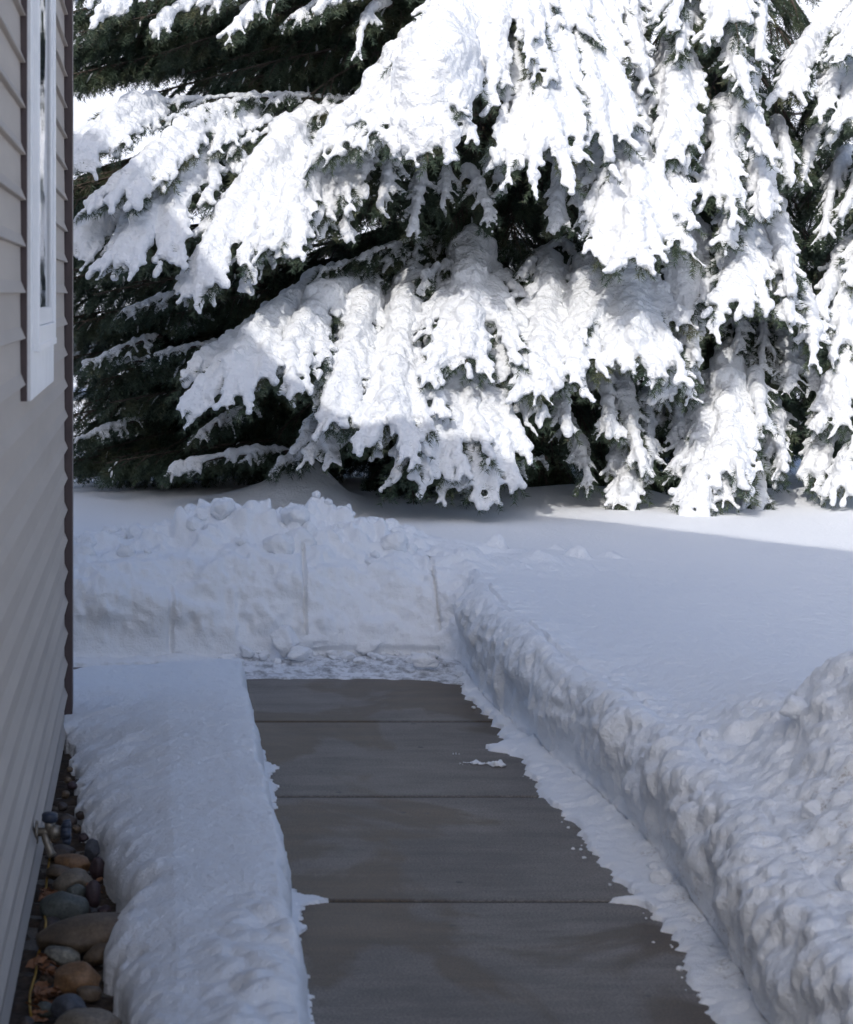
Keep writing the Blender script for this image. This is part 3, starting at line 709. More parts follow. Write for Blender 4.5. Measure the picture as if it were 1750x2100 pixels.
def seg_tubes(segs):
    """segs: list of (A,B,ra,rb) -> 4-sided prisms"""
    A = np.array([s[0] for s in segs]); B = np.array([s[1] for s in segs]); ra = np.array([s[2] for s in segs]); rb = np.array([s[3] for s in segs])
    T = unit(B - A); a = unit(np.cross(T, np.array([.3, .2, .93]))); b_ = np.cross(T, a)
    V = []
    for k_ in range(4):
        c, s = math.cos(k_ * PI / 2), math.sin(k_ * PI / 2)
        V.append(A + (a * c + b_ * s) * ra[:, None])
    for k_ in range(4):
        c, s = math.cos(k_ * PI / 2), math.sin(k_ * PI / 2)
        V.append(B + (a * c + b_ * s) * rb[:, None])
    V = np.stack(V, 1).reshape(-1, 3); n = len(A)
    q = np.array([[0, 1, 5, 4], [1, 2, 6, 5], [2, 3, 7, 6], [3, 0, 4, 7]])
    Fq = (q[None] + (np.arange(n) * 8)[:, None, None]).reshape(-1, 4)
    return V, Fq
def snow_tubes(A, B, r):
    """small rounded snow ridges lying along twigs: 6-sided spindles"""
    T = unit(B - A); a = unit(np.cross(T, UP) + 1e-6); b_ = np.cross(a, T); D = B - A
    V = []
    for (g, s_) in ((-.12, .15), (.15, .9), (.5, 1.1), (.85, .9), (1.12, .15)):
        for k_ in range(6):
            c, s = math.cos(k_ * PI / 3), math.sin(k_ * PI / 3)
            V.append(A + D * g + (a * c + b_ * (s * .8 + .3)) * (r * s_)[:, None])
    V = np.stack(V, 1).reshape(-1, 3); n = len(A)
    q = np.array([[l_ * 6 + k_, l_ * 6 + (k_ + 1) % 6, l_ * 6 + 6 + (k_ + 1) % 6, l_ * 6 + 6 + k_] for l_ in range(4) for k_ in range(6)])
    return V, (q[None] + (np.arange(n) * 30)[:, None, None]).reshape(-1, 4)
def needles(A, B, dens, nl, r):
    """needle triangles along the twig segments"""
    Ls = np.linalg.norm(B - A, axis=1); cnt = np.maximum((Ls * dens).astype(int), 1)
    idx = np.repeat(np.arange(len(A)), cnt); n = len(idx)
    t = r.random(n)[:, None]; T = unit(B - A)[idx]; p = A[idx] + (B - A)[idx] * t
    rd = r.normal(size=(n, 3)); rd = unit(rd - (rd * T).sum(1, keepdims=True) * T)
    rd = unit(rd + np.array([0, 0, .15]))
    dr = unit(T * .75 + rd * .8)
    l = nl * (.75 + .5 * r.random(n))[:, None]
    s = unit(np.cross(dr, r.normal(size=(n, 3)))) * .0022
    V = np.stack([p - s, p + s, p + dr * l], 1).reshape(-1, 3)
    return V, np.arange(n * 3).reshape(-1, 3)
def make_bough(P0, P1, Wd, R, seed, droop=.45, arch=.18, dens=430, pillow=1.0, voxel=.0115, nl=.034, twig=1.0, fan=False, spacing=.085, dust=.0, raw=False):
    """returns (branch mesh, snow mesh or None) in world coordinates"""
    r = np.random.default_rng(seed)
    P0 = np.array(P0); P1 = np.array(P1); Lb = np.linalg.norm(P1 - P0)
    side0 = unit(np.cross(P1 - P0, UP)); 
    mid = (P0 + P1) / 2 + UP * arch * Lb + side0 * r.normal() * .05 * Lb
    n = 26; u = np.linspace(0, 1, n)[:, None]
    ax = (1 - u) ** 2 * P0 + 2 * u * (1 - u) * mid + u ** 2 * P1
    T = unit(np.gradient(ax, axis=0)); S = unit(np.cross(T, UP) + 1e-6); Nn = np.cross(S, T)
    segs = []; tw = []; C = []; Rr = []
    for i in range(n - 1):
        f = i / (n - 1); segs.append((ax[i], ax[i + 1], .014 * (1 - f) + .004, .014 * (1 - f) + .003)); 
        if f > .3: tw.append((ax[i], ax[i + 1]))
    if R > 0:
        ns = max(int(Lb / (R * .35)), 10)
        for f in np.linspace(.04, .98, ns):
            i = min(int(f * (n - 1)), n - 2); fr = f * (n - 1) - i; p = ax[i] * (1 - fr) + ax[i + 1] * fr
            rr_ = R * (.55 + .45 * math.sin(min(f * 1.5, 1) * PI * .62 + .5)) * (1 - .45 * f ** 2) * (1 + .18 * r.normal())
            if pillow == 0:
                if r.random() < .3: continue
                rr_ *= .62
            C.append(p + Nn[i] * rr_ * .35 + UP * rr_ * .25); Rr.append(max(rr_, .016))
    nb = max(int(Lb / spacing), 6)
    cheap = []
    for j in range(nb):
        f = .05 + .93 * (j + .4 * r.random()) / nb
        i = min(int(f * (n - 1)), n - 2); p = ax[i]
        for sg in (-1, 1):
            if r.random() < .14: continue
            i = int(np.clip(f * (n - 1) + r.normal() * 1.1, 0, n - 2)); p = ax[i]
            th = math.radians((42 if fan else 50) - (30 if fan else 34) * f + r.normal() * 7)
            if fan:
                l = min(Wd * .56 / math.sin(max(th, .25)), Lb * (1 - f) * .95 + .12 * Lb) * (.75 + .35 * r.random())
            else:
                sh = (f / .28) ** .7 if f < .28 else 1 - .72 * ((f - .28) / .72) ** 1.25
                l = Wd * .5 * sh * (.8 + .45 * r.random())
            d0 = T[i] * math.cos(th) + S[i] * sg * math.sin(th)
            m_ = max(int(l / .045), 4); q = p.copy(); pts = [q]; wob = r.normal(size=3) * .10
            for k_ in range(m_):
                g = (k_ + 1) / m_
                dv = unit(d0 + T[i] * .3 * g - UP * droop * (.2 + 1.5 * g * g) + wob * g + r.normal(size=3) * .06)
                q = q + dv * (l / m_); pts.append(q)
            pts = np.array(pts)
            for k_ in range(m_):
                segs.append((pts[k_], pts[k_ + 1], .006 * (1 - k_ / m_) + .002, .005 * (1 - k_ / m_) + .0015)); tw.append((pts[k_], pts[k_ + 1]))
                if r.random() < dust: cheap.append((pts[k_], pts[k_ + 1]))
            fingers = []
            for k_ in range(1, m_ + 1):
                for s2 in (-1, 1):
                    if r.random() < .85 * twig:
                        tl = (.11 * (1 - .4 * k_ / m_) + .02) * (.6 + .7 * r.random())
                        dt = unit(pts[min(k_, m_)] - pts[max(k_ - 1, 0)])
                        lat = unit(np.cross(dt, Nn[i]) + 1e-6)
                        dd_ = unit(dt * 1.0 + lat * s2 * .5 - UP * (droop * 1.0) * r.random() + r.normal(size=3) * .10)
                        b1 = pts[k_] + dd_ * tl * .5; b2 = b1 + unit(dd_ - UP * droop * .8) * tl * .5
                        tw.append((pts[k_], b1)); tw.append((b1, b2)); fingers.append((pts[k_], b1, b2))
                        if r.random() < dust * .8: cheap.append((b1, b2))
            if R > 0:
                rb = max(min(R * .56, .056) * (.8 + .4 * r.random()), .017); re = max(min(rb * .56, .026), .013)
                Lt = l * .93; ns = max(int(Lt / (re * .8)), 4); miss = r.random() < .1
                for g in np.linspace(.03, 1, ns):
                    kk = min(g * .93 * m_, m_ - 1e-3); k0 = int(kk); fr = kk - k0; pq = pts[k0] * (1 - fr) + pts[k0 + 1] * fr
                    if miss and g > .55: continue
                    rr_ = (rb + (re - rb) * g ** .8) * (1 + .13 * r.normal()) * (1.08 if g > .9 else 1)
                    C.append(pq + UP * rr_ * .35 + Nn[i] * rr_ * .35); Rr.append(max(rr_, .011))
                for q_, (a_, b1, b2) in enumerate(fingers):
                    if r.random() < .45:
                        fr_ = re * (.65 + .4 * r.random())
                        for g in (.2, .45, .7, .95):
                            C.append(a_ + (b2 - a_) * g + UP * fr_ * .5 + Nn[i] * fr_ * .4); Rr.append(fr_ * (1.08 - .2 * g))
                if pillow > 0 and R > .06:
                    for _ in range(int(3 * pillow)):
                        g = r.random() * .8; k0 = int(g * m_); rr_ = R * (.55 + .25 * r.random()) * (1 - .5 * g) * (1 - .35 * f)
                        C.append(pts[k0] + UP * rr_ * .1 + Nn[i] * rr_ * .2 + r.normal(size=3) * .01); Rr.append(rr_)
    Vw, Fw = seg_tubes(segs)
    A = np.array([t_[0] for t_ in tw]); B = np.array([t_[1] for t_ in tw])
    Vn, Fn = needles(A, B, dens, nl, r)
    V = np.vstack([Vw, Vn]); idx = np.concatenate([Fw.ravel(), (Fn + len(Vw)).ravel()])
    cnt = np.concatenate([np.full(len(Fw), 4), np.full(len(Fn), 3)]); mi = np.concatenate([np.zeros(len(Fw)), np.ones(len(Fn))])
    sn = None
    if cheap:
        a_ = np.array([c_[0] for c_ in cheap]); b_ = np.array([c_[1] for c_ in cheap]); rr_ = .005 + .004 * r.random(len(a_))
        sn = snow_tubes(a_ + UP * .006, b_ + UP * .006, rr_)
    if raw: return V, idx, cnt, mi, sn
    bme = mesh_np('branch', V, idx, cnt, [M['bark'], M['needle']], mi, smooth=False)
    sme = None
    if R <= 0 and sn is not None:
        sme = mesh_np('snow_load', sn[0], sn[1].ravel(), np.full(len(sn[1]), 4), [M['snow_tree']])
    if R > 0:
        Vb, Fb = blob_mesh(np.array(C), np.array(Rr), 1.0)
        sme = fuse(Vb, Fb, voxel if R > .045 else voxel * .75, seed, 3 if R > .06 else 2, 1.0 if R > .06 else .45)
    return bme, sme

def trunk(tree, x, y, h_, r0, lean=0):
    bm = bmesh.new(); n = 26; rn = random.Random(int(x * 100))
    pts = [(rn.gauss(0, .01) + lean * k_ / n, rn.gauss(0, .01), -.1 + h_ * k_ / n) for k_ in range(n + 1)]
    tube(bm, pts, [r0 * (1 - .9 * k_ / n) + .01 + (.05 * max(0, 1 - k_ * .8)) for k_ in range(n + 1)], 14)
    return bm_obj('trunk', bm, M['bark'], tree, True)
def inner(tree, txy, seed, z0, z1, rad, n, size, extra=()):
    """the many small shaded boughs round the trunk that the big snowy ones leave visible"""
    r = np.random.default_rng(seed); out = []
    for k_ in range(n):
        z = z0 + (z1 - z0) * (k_ + r.random()) / n
        a = k_ * 2.39996 + r.normal() * .2
        R0 = rad(z, a) 
        if R0 < .25: continue
        d_ = np.array([math.cos(a), math.sin(a), 0]); st = R0 * (.1 + .25 * r.random())
        P0 = np.array([txy[0], txy[1], z + .25]) + d_ * st
        P1 = np.array([txy[0], txy[1], z - .18 - .35 * r.random()]) + d_ * R0 * (.85 + .15 * r.random())
        if P1[2] < .42: P1[2] = .42
        out.append(make_bough(P0, P1, size * (.8 + .4 * r.random()), 0, seed + k_, droop=.75, arch=.10, dens=260, twig=1.15, spacing=.085, dust=.0, raw=True, nl=.030))
    for k_, (b, t, w_) in enumerate(extra):
        out.append(make_bough(W3(*b), W3(*t), w_ * t[2] / F, 0, seed + 500 + k_, droop=.8, arch=.05, dens=300, twig=1.3, spacing=.055, dust=.02, raw=True, nl=.030))
    def join(parts):
        o_ = 0; Vs = []; Is = []
        for V, I in parts: Vs.append(V); Is.append(I.ravel() + o_); o_ += len(V)
        return np.vstack(Vs), np.concatenate(Is)
    V, I = join([(q[0], q[1]) for q in out])
    o = link('inner_branches', mesh_np('inner_branches', V, I, np.concatenate([q[2] for q in out]), [M['bark'], M['needle']], np.concatenate([q[3] for q in out]), smooth=False), tree)
    o.location = (-txy[0], -txy[1], 0); o['kind'] = 'stuff'
    sn_ = [(q[4][0], q[4][1]) for q in out if q[4] is not None]
    if not sn_: return
    V, I = join(sn_)
    s_ = link('snow_load', mesh_np('snow_load', V, I, np.full(len(I) // 4, 4), [M['snow_tree']]), o)
def add_bough(tree, txy, spec, seed):
    (b, t, Wpx, R) = spec[:4]; kw = dict(spec[4]) if len(spec) > 4 else {}
    P0 = W3(*b); P1 = W3(*t); Wd = Wpx * t[2] / F * (.95 if kw.get('fan') else 1.0)
    bme, sme = make_bough(P0, P1, Wd, R, seed, **kw)
    br = link('branch', bme, tree); br.location = (-txy[0], -txy[1], 0)
    if sme:
        sn = link('snow_load', sme, br)
        if R < .05: sn['kind'] = 'stuff'
    return br
THIN = dict(droop=.42, arch=.08, pillow=0, twig=1.2, dust=.25, spacing=.07)
BIG = dict(droop=.33, arch=.13, pillow=1.8, fan=True, spacing=.082)
LONG = dict(droop=.45, arch=.12, pillow=.8, spacing=.09, dust=.15)
DARK = dict(droop=.75, arch=.06, dens=420, twig=1.2, spacing=.07, dust=.0, nl=.028)
A_spec = [
 # upper left curtain
 ((640, -140, 13.8), (150, 0, 12.7), 270, .085, LONG), ((820, -120, 14.0), (400, 20, 12.9), 260, .075, LONG), ((470, -90, 13.4), (190, 50, 12.5), 170, .075, LONG),
 ((620, -70, 13.6), (310, 65, 12.7), 150, .06, LONG), ((640, -60, 13.5), (470, 75, 12.8), 120, .06, LONG), ((900, -100, 14.0), (640, 30, 13.0), 220, .05, LONG), ((800, 10, 13.7), (735, 110, 13.0), 80, .04, dict(droop=.6)),
 ((760, -30, 13.7), (580, 50, 13.1), 120, .035, THIN),
 # ball mass and its shoulder
 ((1000, 130, 13.4), (850, 290, 11.8), 220, .22, dict(droop=.30, arch=.22, pillow=3.0, fan=True, spacing=.1)), ((925, 175, 12.4), (862, 285, 11.85), 200, .25, dict(droop=.2, arch=.2, pillow=7.0, fan=True, spacing=.09)), ((900, 85, 13.6), (680, 285, 12.5), 160, .10, BIG), ((830, 110, 13.5), (760, 270, 12.5), 120, .09, BIG),
 # long left boughs
 ((900, 215, 14.0), (420, 290, 13.0), 170, .045, THIN), ((760, 215, 13.8), (200, 235, 13.0), 130, .04, THIN), ((660, 200, 13.8), (330, 250, 12.8), 100, .03, THIN),
 ((330, 235, 13.2), (170, 325, 12.4), 160, .105, BIG), ((540, 250, 13.5), (270, 380, 12.3), 150, .095, BIG), ((650, 260, 13.6), (415, 545, 12.15), 170, .125, BIG),
 ((500, 290, 13.4), (255, 515, 12.2), 185, .095, BIG), ((800, 235, 13.9), (570, 470, 12.25), 200, .13, BIG), ((880, 205, 14.0), (640, 400, 12.6), 190, .085, BIG),
 ((690, 350, 13.4), (505, 570, 12.4), 170, .075, LONG), ((640, 400, 13.2), (600, 530, 12.5), 100, .06, LONG),
 ((330, 385, 13.2), (165, 505, 12.4), 130, .075, BIG),
 # hanging tassels centre
 ((740, 290, 13.3), (655, 495, 12.5), 100, .055, LONG), ((780, 300, 13.3), (705, 485, 12.5), 90, .05, LONG), ((820, 310, 13.2), (778, 430, 12.5), 80, .05, LONG),
 ((860, 330, 13.2), (838, 490, 12.6), 80, .04, LONG), ((915, 350, 13.2), (905, 430, 12.7), 80, .035, LONG), ((950, 350, 13.2), (1005, 455, 12.6), 110, .045, LONG), ((1010, 300, 13.3), (1040, 400, 12.8), 90, .03, LONG),
 # top mass
 ((1100, -190, 14.2), (1010, 140, 12.35), 240, .12, BIG), ((1170, -190, 14.2), (1110, 270, 12.2), 240, .13, BIG), ((1230, -170, 14.2), (1225, 240, 12.4), 230, .12, BIG),
 ((1280, -120, 14.0), (1318, 165, 12.8), 160, .085, LONG), ((1030, -80, 13.8), (890, 95, 12.5), 150, .085, BIG), ((1110, 60, 13.4), (1060, 285, 12.4), 130, .075, LONG),
 ((1190, 80, 13.4), (1180, 225, 12.5), 110, .06, LONG), ((1160, -60, 13.6), (1290, 220, 12.5), 120, .07, LONG),
 # right fans
 ((1140, 235, 13.5), (1130, 485, 12.5), 130, .065, LONG), ((1260, 210, 13.6), (1300, 495, 12.0), 250, .125, BIG), ((1240, 250, 13.4), (1200, 465, 12.5), 120, .06, LONG),
 # twiggy shelf
 ((1010, 515, 14.0), (650, 560, 12.9), 170, .035, THIN), ((1090, 500, 14.0), (860, 575, 12.9), 170, .04, THIN), ((1180, 490, 13.9), (1060, 575, 12.9), 150, .04, THIN), ((1000, 490, 13.9), (740, 530, 13.0), 120, .03, THIN), ((1290, 470, 13.6), (1190, 560, 12.9), 130, .035, THIN),
 # lower masses
 ((740, 600, 13.8), (470, 765, 12.0), 215, .115, BIG), ((780, 600, 13.6), (585, 745, 12.1), 170, .12, BIG), ((760, 610, 13.3), (680, 825, 12.0), 120, .095, BIG),
 ((860, 575, 13.8), (800, 850, 11.9), 210, .135, BIG), ((970, 545, 13.8), (960, 725, 12.1), 230, .13, BIG), ((950, 640, 13.4), (860, 930, 11.9), 230, .115, BIG),
 ((1040, 590, 13.4), (1000, 945, 11.9), 230, .105, BIG), ((1120, 550, 13.6), (1095, 765, 12.1), 200, .095, BIG), ((1285, 500, 13.5), (1310, 735, 12.1), 230, .13, BIG), ((1210, 555, 13.5), (1190, 725, 12.2), 150, .10, BIG),
 ((1120, 640, 13.3), (1165, 905, 12.1), 130, .075, LONG), ((760, 770, 13.0), (665, 915, 12.2), 120, .085, BIG), ((1200, 690, 13.3), (1250, 905, 12.3), 130, .06, LONG), ((1270, 760, 13.0), (1320, 960, 12.3), 110, .06, LONG),
 ((1290, 900, 12.9), (1285, 1015, 12.4), 90, .085, BIG), ((1160, 860, 13.0), (1210, 1000, 12.5), 110, .04, LONG), ((600, 925, 13.0), (340, 968, 12.7), 90, .05, THIN), ((700, 900, 13.0), (560, 960, 12.7), 90, .045, THIN), ((1120, 940, 12.9), (960, 1010, 12.5), 80, .025, THIN),
 ((470, 590, 13.4), (250, 640, 12.9), 110, .032, THIN), ((330, 690, 13.3), (190, 745, 12.9), 90, .034, THIN), ((520, 830, 13.3), (400, 900, 12.9), 90, .028, THIN),
 ((700, 250, 13.7), (480, 300, 12.9), 160, .042, THIN), ((1000, 560, 13.5), (900, 610, 12.8), 130, .04, THIN), ((1150, 540, 13.5), (1130, 620, 12.8), 130, .04, THIN), ((800, 540, 13.6), (700, 600, 12.9), 130, .04, THIN),
 ((430, 650, 13.4), (372, 665, 13.2), 60, .03, THIN), ((520, 700, 13.4), (300, 735, 12.9), 70, .03, THIN), ((430, 760, 13.6), (165, 745, 13.1), 90, .035, THIN), ((300, 860, 13.6), (155, 905, 13.1), 60, .03, THIN)]
A_dark = []
for (b, t, w_) in [((900, 40), (170, 150), 230), ((900, 90), (240, 215), 200), ((880, 0), (330, 110), 220), ((860, 110), (420, 190), 170), ((700, 60), (140, 100), 180),
                   ((900, 260), (960, 440), 260), ((850, 300), (800, 460), 220), ((1000, 270), (1080, 420), 200), ((960, 420), (700, 520), 160), ((420, 380), (150, 400), 130),
                   ((760, 560), (150, 600), 150), ((800, 600), (160, 690), 200), ((800, 650), (150, 760), 220), ((820, 700), (170, 830), 230), ((820, 760), (150, 880), 200), ((840, 820), (200, 925), 170), ((850, 860), (160, 945), 130), ((860, 900), (330, 960), 120),
                   ((900, 850), (760, 985), 220), ((960, 870), (900, 1000), 220), ((1020, 860), (1010, 1000), 200), ((1100, 850), (1120, 990), 170), ((1200, 720), (1200, 900), 180), ((1250, 800), (1230, 980), 170)]:
    A_dark.append(((b[0], b[1], 14.6), (t[0], t[1], 13.45), w_, 0, DARK))
C_spec = [
 ((1470, -110, 13.9), (1375, 70, 12.8), 90, .06, LONG), ((1500, -140, 14), (1480, 60, 12.9), 110, .075, BIG), ((1530, -60, 13.8), (1555, 130, 12.8), 80, .06, LONG), ((1450, 20, 13.6), (1395, 108, 12.8), 80, .055, LONG),
 ((1510, 40, 13.6), (1535, 195, 12.6), 120, .07, LONG), ((1385, 105, 13.5), (1370, 300, 12.5), 115, .10, BIG), ((1400, 200, 13.3), (1410, 340, 12.5), 90, .055, LONG), ((1540, 170, 13.6), (1580, 315, 12.5), 120, .085, LONG),
 ((1490, 220, 13.5), (1480, 395, 12.5), 100, .085, BIG), ((1545, 300, 13.4), (1570, 455, 12.4), 110, .08, LONG), ((1500, 380, 13.4), (1490, 500, 12.4), 100, .075, LONG), ((1590, 250, 13.6), (1625, 380, 12.9), 80, .05, LONG),
 ((1520, 450, 13.4), (1510, 610, 12.3), 120, .085, BIG), ((1580, 430, 13.5), (1625, 610, 12.4), 120, .08, LONG), ((1400, 440, 13.3), (1395, 620, 12.6), 100, .09, BIG), ((1450, 540, 13.2), (1445, 620, 12.5), 70, .06, LONG),
 ((1590, 540, 13.4), (1620, 665, 12.3), 100, .065, LONG), ((1620, 590, 13.4), (1670, 735, 12.3), 110, .07, LONG), ((1430, 610, 13.2), (1430, 745, 12.3), 100, .07, LONG), ((1385, 650, 13.2), (1385, 785, 12.4), 90, .08, BIG),
 ((1520, 620, 13.6), (1510, 730, 12.9), 130, .03, LONG), ((1590, 700, 13.4), (1620, 785, 12.8), 110, .07, BIG), ((1500, 740, 13.4), (1495, 960, 12.1), 135, .10, BIG), ((1450, 830, 13.2), (1430, 1010, 12.1), 130, .105, BIG),
 ((1545, 740, 13.4), (1565, 875, 12.3), 100, .06, LONG), ((1580, 830, 13.3), (1610, 975, 12.3), 90, .065, LONG), ((1550, 920, 12.9), (1555, 1020, 12.4), 90, .07, BIG), ((1330, 820, 13.2), (1325, 965, 12.4), 85, .07, LONG),
 ((1370, 820, 13.2), (1400, 900, 12.6), 80, .05, LONG), ((1390, 760, 13.2), (1350, 830, 12.8), 70, .045, LONG), ((1560, 640, 13.6), (1560, 760, 12.8), 120, .03, LONG), ((1440, 0, 13.8), (1330, 40, 13.0), 80, .05, LONG),
 ((1340, 130, 13.8), (1330, 220, 13.1), 70, .04, LONG), ((1640, 640, 13.6), (1680, 690, 12.9), 60, .05, LONG)]
C_dark = [((b[0], b[1], 14.5), (t[0], t[1], 13.4), w_, 0, DARK) for (b, t, w_) in
          [((1500, -60), (1400, 120), 170), ((1500, 60), (1430, 250), 200), ((1500, 150), (1600, 330), 200), ((1500, 260), (1420, 430), 200), ((1500, 350), (1620, 520), 200), ((1500, 450), (1380, 560), 200), ((1500, 560), (1520, 730), 240), ((1480, 640), (1350, 820), 220), ((1500, 700), (1620, 860), 200), ((1470, 800), (1370, 980), 200), ((1500, 840), (1560, 1000), 220), ((1400, 880), (1330, 1000), 150)]]
D_spec = [
 ((1700, 85, 14.2), (1620, 165, 13.2), 90, .075, BIG), ((1750, 110, 14.0), (1705, 200, 13.1), 90, .075, BIG), ((1815, -10, 13.8), (1745, 100, 12.9), 90, .07, BIG), ((1810, 140, 13.6), (1745, 245, 12.9), 90, .075, BIG),
 ((1740, 225, 13.8), (1700, 298, 13.1), 70, .06, LONG), ((1700, 260, 13.9), (1645, 385, 13.1), 60, .05, LONG), ((1740, 310, 13.9), (1690, 490, 13.0), 110, .04, LONG), ((1780, 330, 13.7), (1725, 450, 13.0), 100, .05, LONG),
 ((1760, 500, 13.5), (1680, 640, 12.8), 100, .07, LONG), ((1800, 520, 13.4), (1730, 700, 12.7), 90, .085, BIG), ((1790, 610, 13.2), (1715, 850, 12.5), 100, .095, BIG), ((1740, 770, 13.3), (1680, 868, 12.8), 60, .06, BIG),
 ((1730, 830, 13.1), (1683, 980, 12.5), 70, .075, BIG), ((1800, 860, 12.9), (1735, 980, 12.3), 110, .10, BIG), ((1830, 420, 13.3), (1760, 560, 12.8), 100, .07, BIG), ((1850, 700, 13.0), (1790, 900, 12.3), 130, .09, BIG), ((1850, 200, 13.2), (1810, 400, 12.5), 130, .09, BIG)]
D_dark = [((b[0], b[1], 15.0), (t[0], t[1], 13.9), w_, 0, DARK) for (b, t, w_) in
          [((1800, 100), (1640, 260), 160), ((1800, 180), (1620, 340), 180), ((1800, 280), (1640, 430), 180), ((1800, 380), (1640, 520), 170), ((1780, 470), (1660, 600), 140), ((1800, 600), (1690, 800), 150), ((1800, 750), (1700, 930), 140), ((1760, 700), (1640, 830), 110), ((1600, 760), (1620, 880), 90)]]
trees = [('spruce_tree', 'widest snow-laden spruce behind the back bank, its dark boughs reaching left to the house', (2.30, 14.7), 10.5, .17, A_spec + A_dark, 1000),
         ('spruce_tree', 'tall narrow snow-laden spruce right of the widest one, its boughs falling like a cone', (3.86, 14.6), 9, .13, C_spec + C_dark, 3000),
         ('spruce_tree', 'snow-laden spruce at the right edge of the photo beyond the gap in the trees', (5.05, 14.9), 8.5, .12, D_spec + D_dark, 5000)]
def radA(z, a):
    c = math.cos(a); R0 = 2.0 - .18 * z
    if c < 0: R0 += -c * .9
    else: R0 *= 1 - .42 * c
    return R0
XD = []
_r = random.Random(12)
for k_ in range(40):
    v_ = 545 + 410 * k_ / 40 + _r.uniform(-10, 10); u0 = 860 + _r.uniform(-60, 60)
    XD.append(((u0, v_ - 10, 14.7), (_r.uniform(100, 420) if k_ % 2 else _r.uniform(90, 240), min(v_ + 60, 950), _r.uniform(13.0, 14.2)), _r.uniform(190, 280)))
for k_ in range(7):
    v_ = 490 + 80 * k_ / 7; XD.append(((480 + _r.uniform(-60, 60), v_ - 30, 14.3), (_r.uniform(80, 200), v_ + 25, _r.uniform(13.2, 13.8)), _r.uniform(150, 200)))
for k_ in range(8):
    v_ = 330 + 100 * k_ / 8; XD.append(((500 + _r.uniform(-60, 60), v_ - 40, 14.5), (_r.uniform(90, 200), v_ + 20, _r.uniform(13.2, 13.8)), _r.uniform(150, 200)))
for k_ in range(12):
    v_ = 10 + 170 * k_ / 12; XD.append(((600 + _r.uniform(-80, 80), v_ - 60, 14.6), (_r.uniform(70, 220), v_ + 15, _r.uniform(13.2, 14.0)), _r.uniform(150, 210)))
for k_ in range(14):
    v_ = -10 + 190 * k_ / 14; XD.append(((930 + _r.uniform(-60, 40), v_ - 60, 14.7), (_r.uniform(180, 560), v_ + 25, _r.uniform(13.3, 14.3)), _r.uniform(170, 250)))
for k_ in range(10):
    XD.append(((_r.uniform(880, 1040), _r.uniform(250, 380), 14.6), (_r.uniform(740, 1100), _r.uniform(420, 520), _r.uniform(13.2, 13.9)), _r.uniform(180, 260)))
for k_ in range(8):
    XD.append(((_r.uniform(880, 1100), _r.uniform(800, 880), 14.4), (_r.uniform(740, 1200), _r.uniform(960, 1000), _r.uniform(12.9, 13.5)), _r.uniform(180, 240)))
INN = {1000: (.45, 5.0, radA, 150, .75, XD), 3000: (.45, 4.8, lambda z, a: 1.05 - .09 * z, 110, .5), 5000: (.5, 5.0, lambda z, a: (1.15 - .12 * z - (.25 if math.cos(a) < -.6 and z < 1.4 else 0)) * (.3 if z > 2.6 and math.cos(a) < .2 else 1), 100, .5)}
import time as _t
for (nm, lab, xy, hh, r0, specs, sd_) in trees:
    t0 = _t.time()
    tr = thing(nm, lab, 'tree', (xy[0], xy[1], 0), 'snow-laden spruces beyond the yard')
    trunk(tr, xy[0], xy[1], hh, r0)
    for i_, sp in enumerate(specs): add_bough(tr, xy, sp, sd_ + i_ * 7)
    inner(tr, xy, sd_ + 5000, *INN[sd_])
    print('tree', nm, len(specs), 'boughs', round(_t.time() - t0, 1), 's')

# ---- bare snowy trees in the distance
def bare_tree(x, y, H_, seed, label):
    rn = random.Random(seed); tr = thing('bare_tree', label, 'tree', (x, y, .3), 'bare snowy trees far behind')
    segs = []; snows = []
    def grow(p, d, l, r, lev):
        if lev > 6 or r < .0035: return
        n = 4
        for k_ in range(n):
            d = (d + Vector((rn.gauss(0, .12), rn.gauss(0, .12), rn.gauss(0, .08)))).normalized(); q = p + d * l / n
            r2 = r * .93; segs.append((np.array(p), np.array(q), r, r2, lev))
            if lev > 0 and rn.random() < .5: grow(q, (d + Vector((rn.gauss(0, .7), rn.gauss(0, .7), rn.gauss(.1, .4)))).normalized(), l * .62, r2 * .5, lev + 1)
            p = q; r = r2
        for _ in range(3): grow(p, (d + Vector((rn.gauss(0, .5), rn.gauss(0, .5), rn.gauss(.12, .3)))).normalized(), l * .72, r * .62, lev + 1)
    grow(Vector((0, 0, 0)), Vector((0, 0, 1)), H_ * .3, H_ * .018, 0)
    segs_ = segs[:60000]
    tk = [s[:4] for s in segs_ if s[4] <= 1]; lm = [s[:4] for s in segs_ if s[4] > 1]
    for nme, ls_ in (('trunk', tk), ('limbs', lm)):
        V, Fq = seg_tubes(ls_); link(nme, mesh_np(nme, V, Fq.ravel(), np.full(len(Fq), 4), [M['twig_far']], smooth=False), tr)
    sn = [(s[0] + UP * s[2] * 1.1, s[1] + UP * s[3] * 1.1, s[2] * .9 + .010, s[3] * .9 + .010) for s in lm]
    V, Fq = seg_tubes(sn); link('snow_load', mesh_np('snow_load', V, Fq.ravel(), np.full(len(Fq), 4), [M['snow']], smooth=False), tr)
    print('bare', len(segs_))
bare_tree(8.6, 27, 9, 3, 'bare snow-covered tree seen through the top right gap between the spruces')
bare_tree(10.6, 30, 10, 4, 'bare snow-covered tree farther right, behind the top right gap')

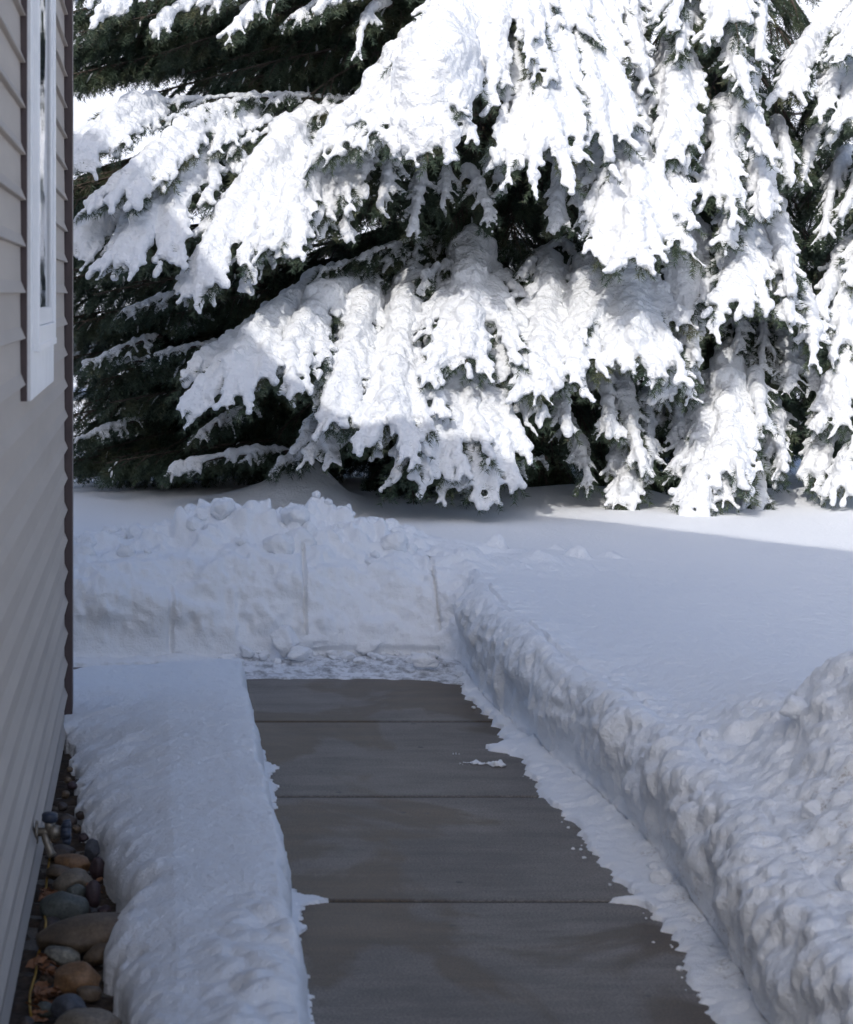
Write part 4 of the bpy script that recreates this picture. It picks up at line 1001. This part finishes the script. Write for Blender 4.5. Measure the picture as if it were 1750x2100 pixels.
# ---- parked car far left
car = thing('parked_car', 'dark grey parked car with snow on its roof, glimpsed beside the house corner', 'car', (-2.75, 26, .3))
bm = bmesh.new()
prof = [(-2.2, .35), (-2.2, .75), (-1.9, .88), (-.95, .93), (1.9, .93), (2.2, .8), (2.25, .35)]
vsr = [[bm.verts.new((px, yy, pz)) for px, pz in prof] for yy in (-.85, .85)]
for k_ in range(len(prof)): bm.faces.new((vsr[0][k_], vsr[0][(k_ + 1) % 7], vsr[1][(k_ + 1) % 7], vsr[1][k_]))
bm.faces.new(vsr[0]); bm.faces.new(vsr[1][::-1]); bmesh.ops.bevel(bm, geom=bm.edges[:], offset=.05, segments=2, affect='EDGES')
bm_obj('body', bm, M['carpaint'], car, True)
bm = bmesh.new(); cb = [(-.9, .93), (-.4, 1.32), (1.75, 1.34), (1.95, .93)]
vsr = [[bm.verts.new((px, yy * (1 if pz < 1 else .88), pz)) for px, pz in cb] for yy in (-.8, .8)]
for k_ in range(4): bm.faces.new((vsr[0][k_], vsr[0][(k_ + 1) % 4], vsr[1][(k_ + 1) % 4], vsr[1][k_]))
bm.faces.new(vsr[0]); bm.faces.new(vsr[1][::-1]); bm_obj('cabin', bm, M['carpaint'], car)
for (a_, b_) in ((-.62, .35), (.45, 1.1), (1.18, 1.72)):
    bm = bmesh.new(); vs = [bm.verts.new(q) for q in ((a_ - (.12 if a_ < 0 else 0), -.80, .96), (b_, -.80, .96), (b_, -.725, 1.27), (a_ + (.2 if a_ < 0 else 0), -.725, 1.27))]
    r_ = bmesh.ops.extrude_face_region(bm, geom=[bm.faces.new(vs)]); bmesh.ops.translate(bm, verts=[e for e in r_['geom'] if isinstance(e, bmesh.types.BMVert)], vec=(0, -.02, 0)); bm_obj('window', bm, M['glass'], car)
bm = bmesh.new(); bmesh.ops.create_icosphere(bm, subdivisions=4, radius=1)
for vv_ in bm.verts: vv_.co = Vector((vv_.co.x * 1.2 + .65, vv_.co.y * .74, 1.34 + max(vv_.co.z, -.1) * .10))
bm_obj('snow_load', bm, M['snow'], car, True)
bm = bmesh.new(); bx(bm, -.55, -.35, -.98, -.86, .95, 1.07, .02); bm_obj('mirror', bm, M['chrome'], car)
for wx in (-1.4, 1.4):
    for wy in (-.86, .72):
        bm = bmesh.new(); tube(bm, [(wx, wy, .33), (wx, wy + .14, .33)], .33, 24); wh = bm_obj('wheel', bm, M['rubber'], car, True)
        bm = bmesh.new(); tube(bm, [(wx, wy - .01, .33), (wx, wy + .15, .33)], .19, 20); bm_obj('rim', bm, M['chrome'], wh, True)
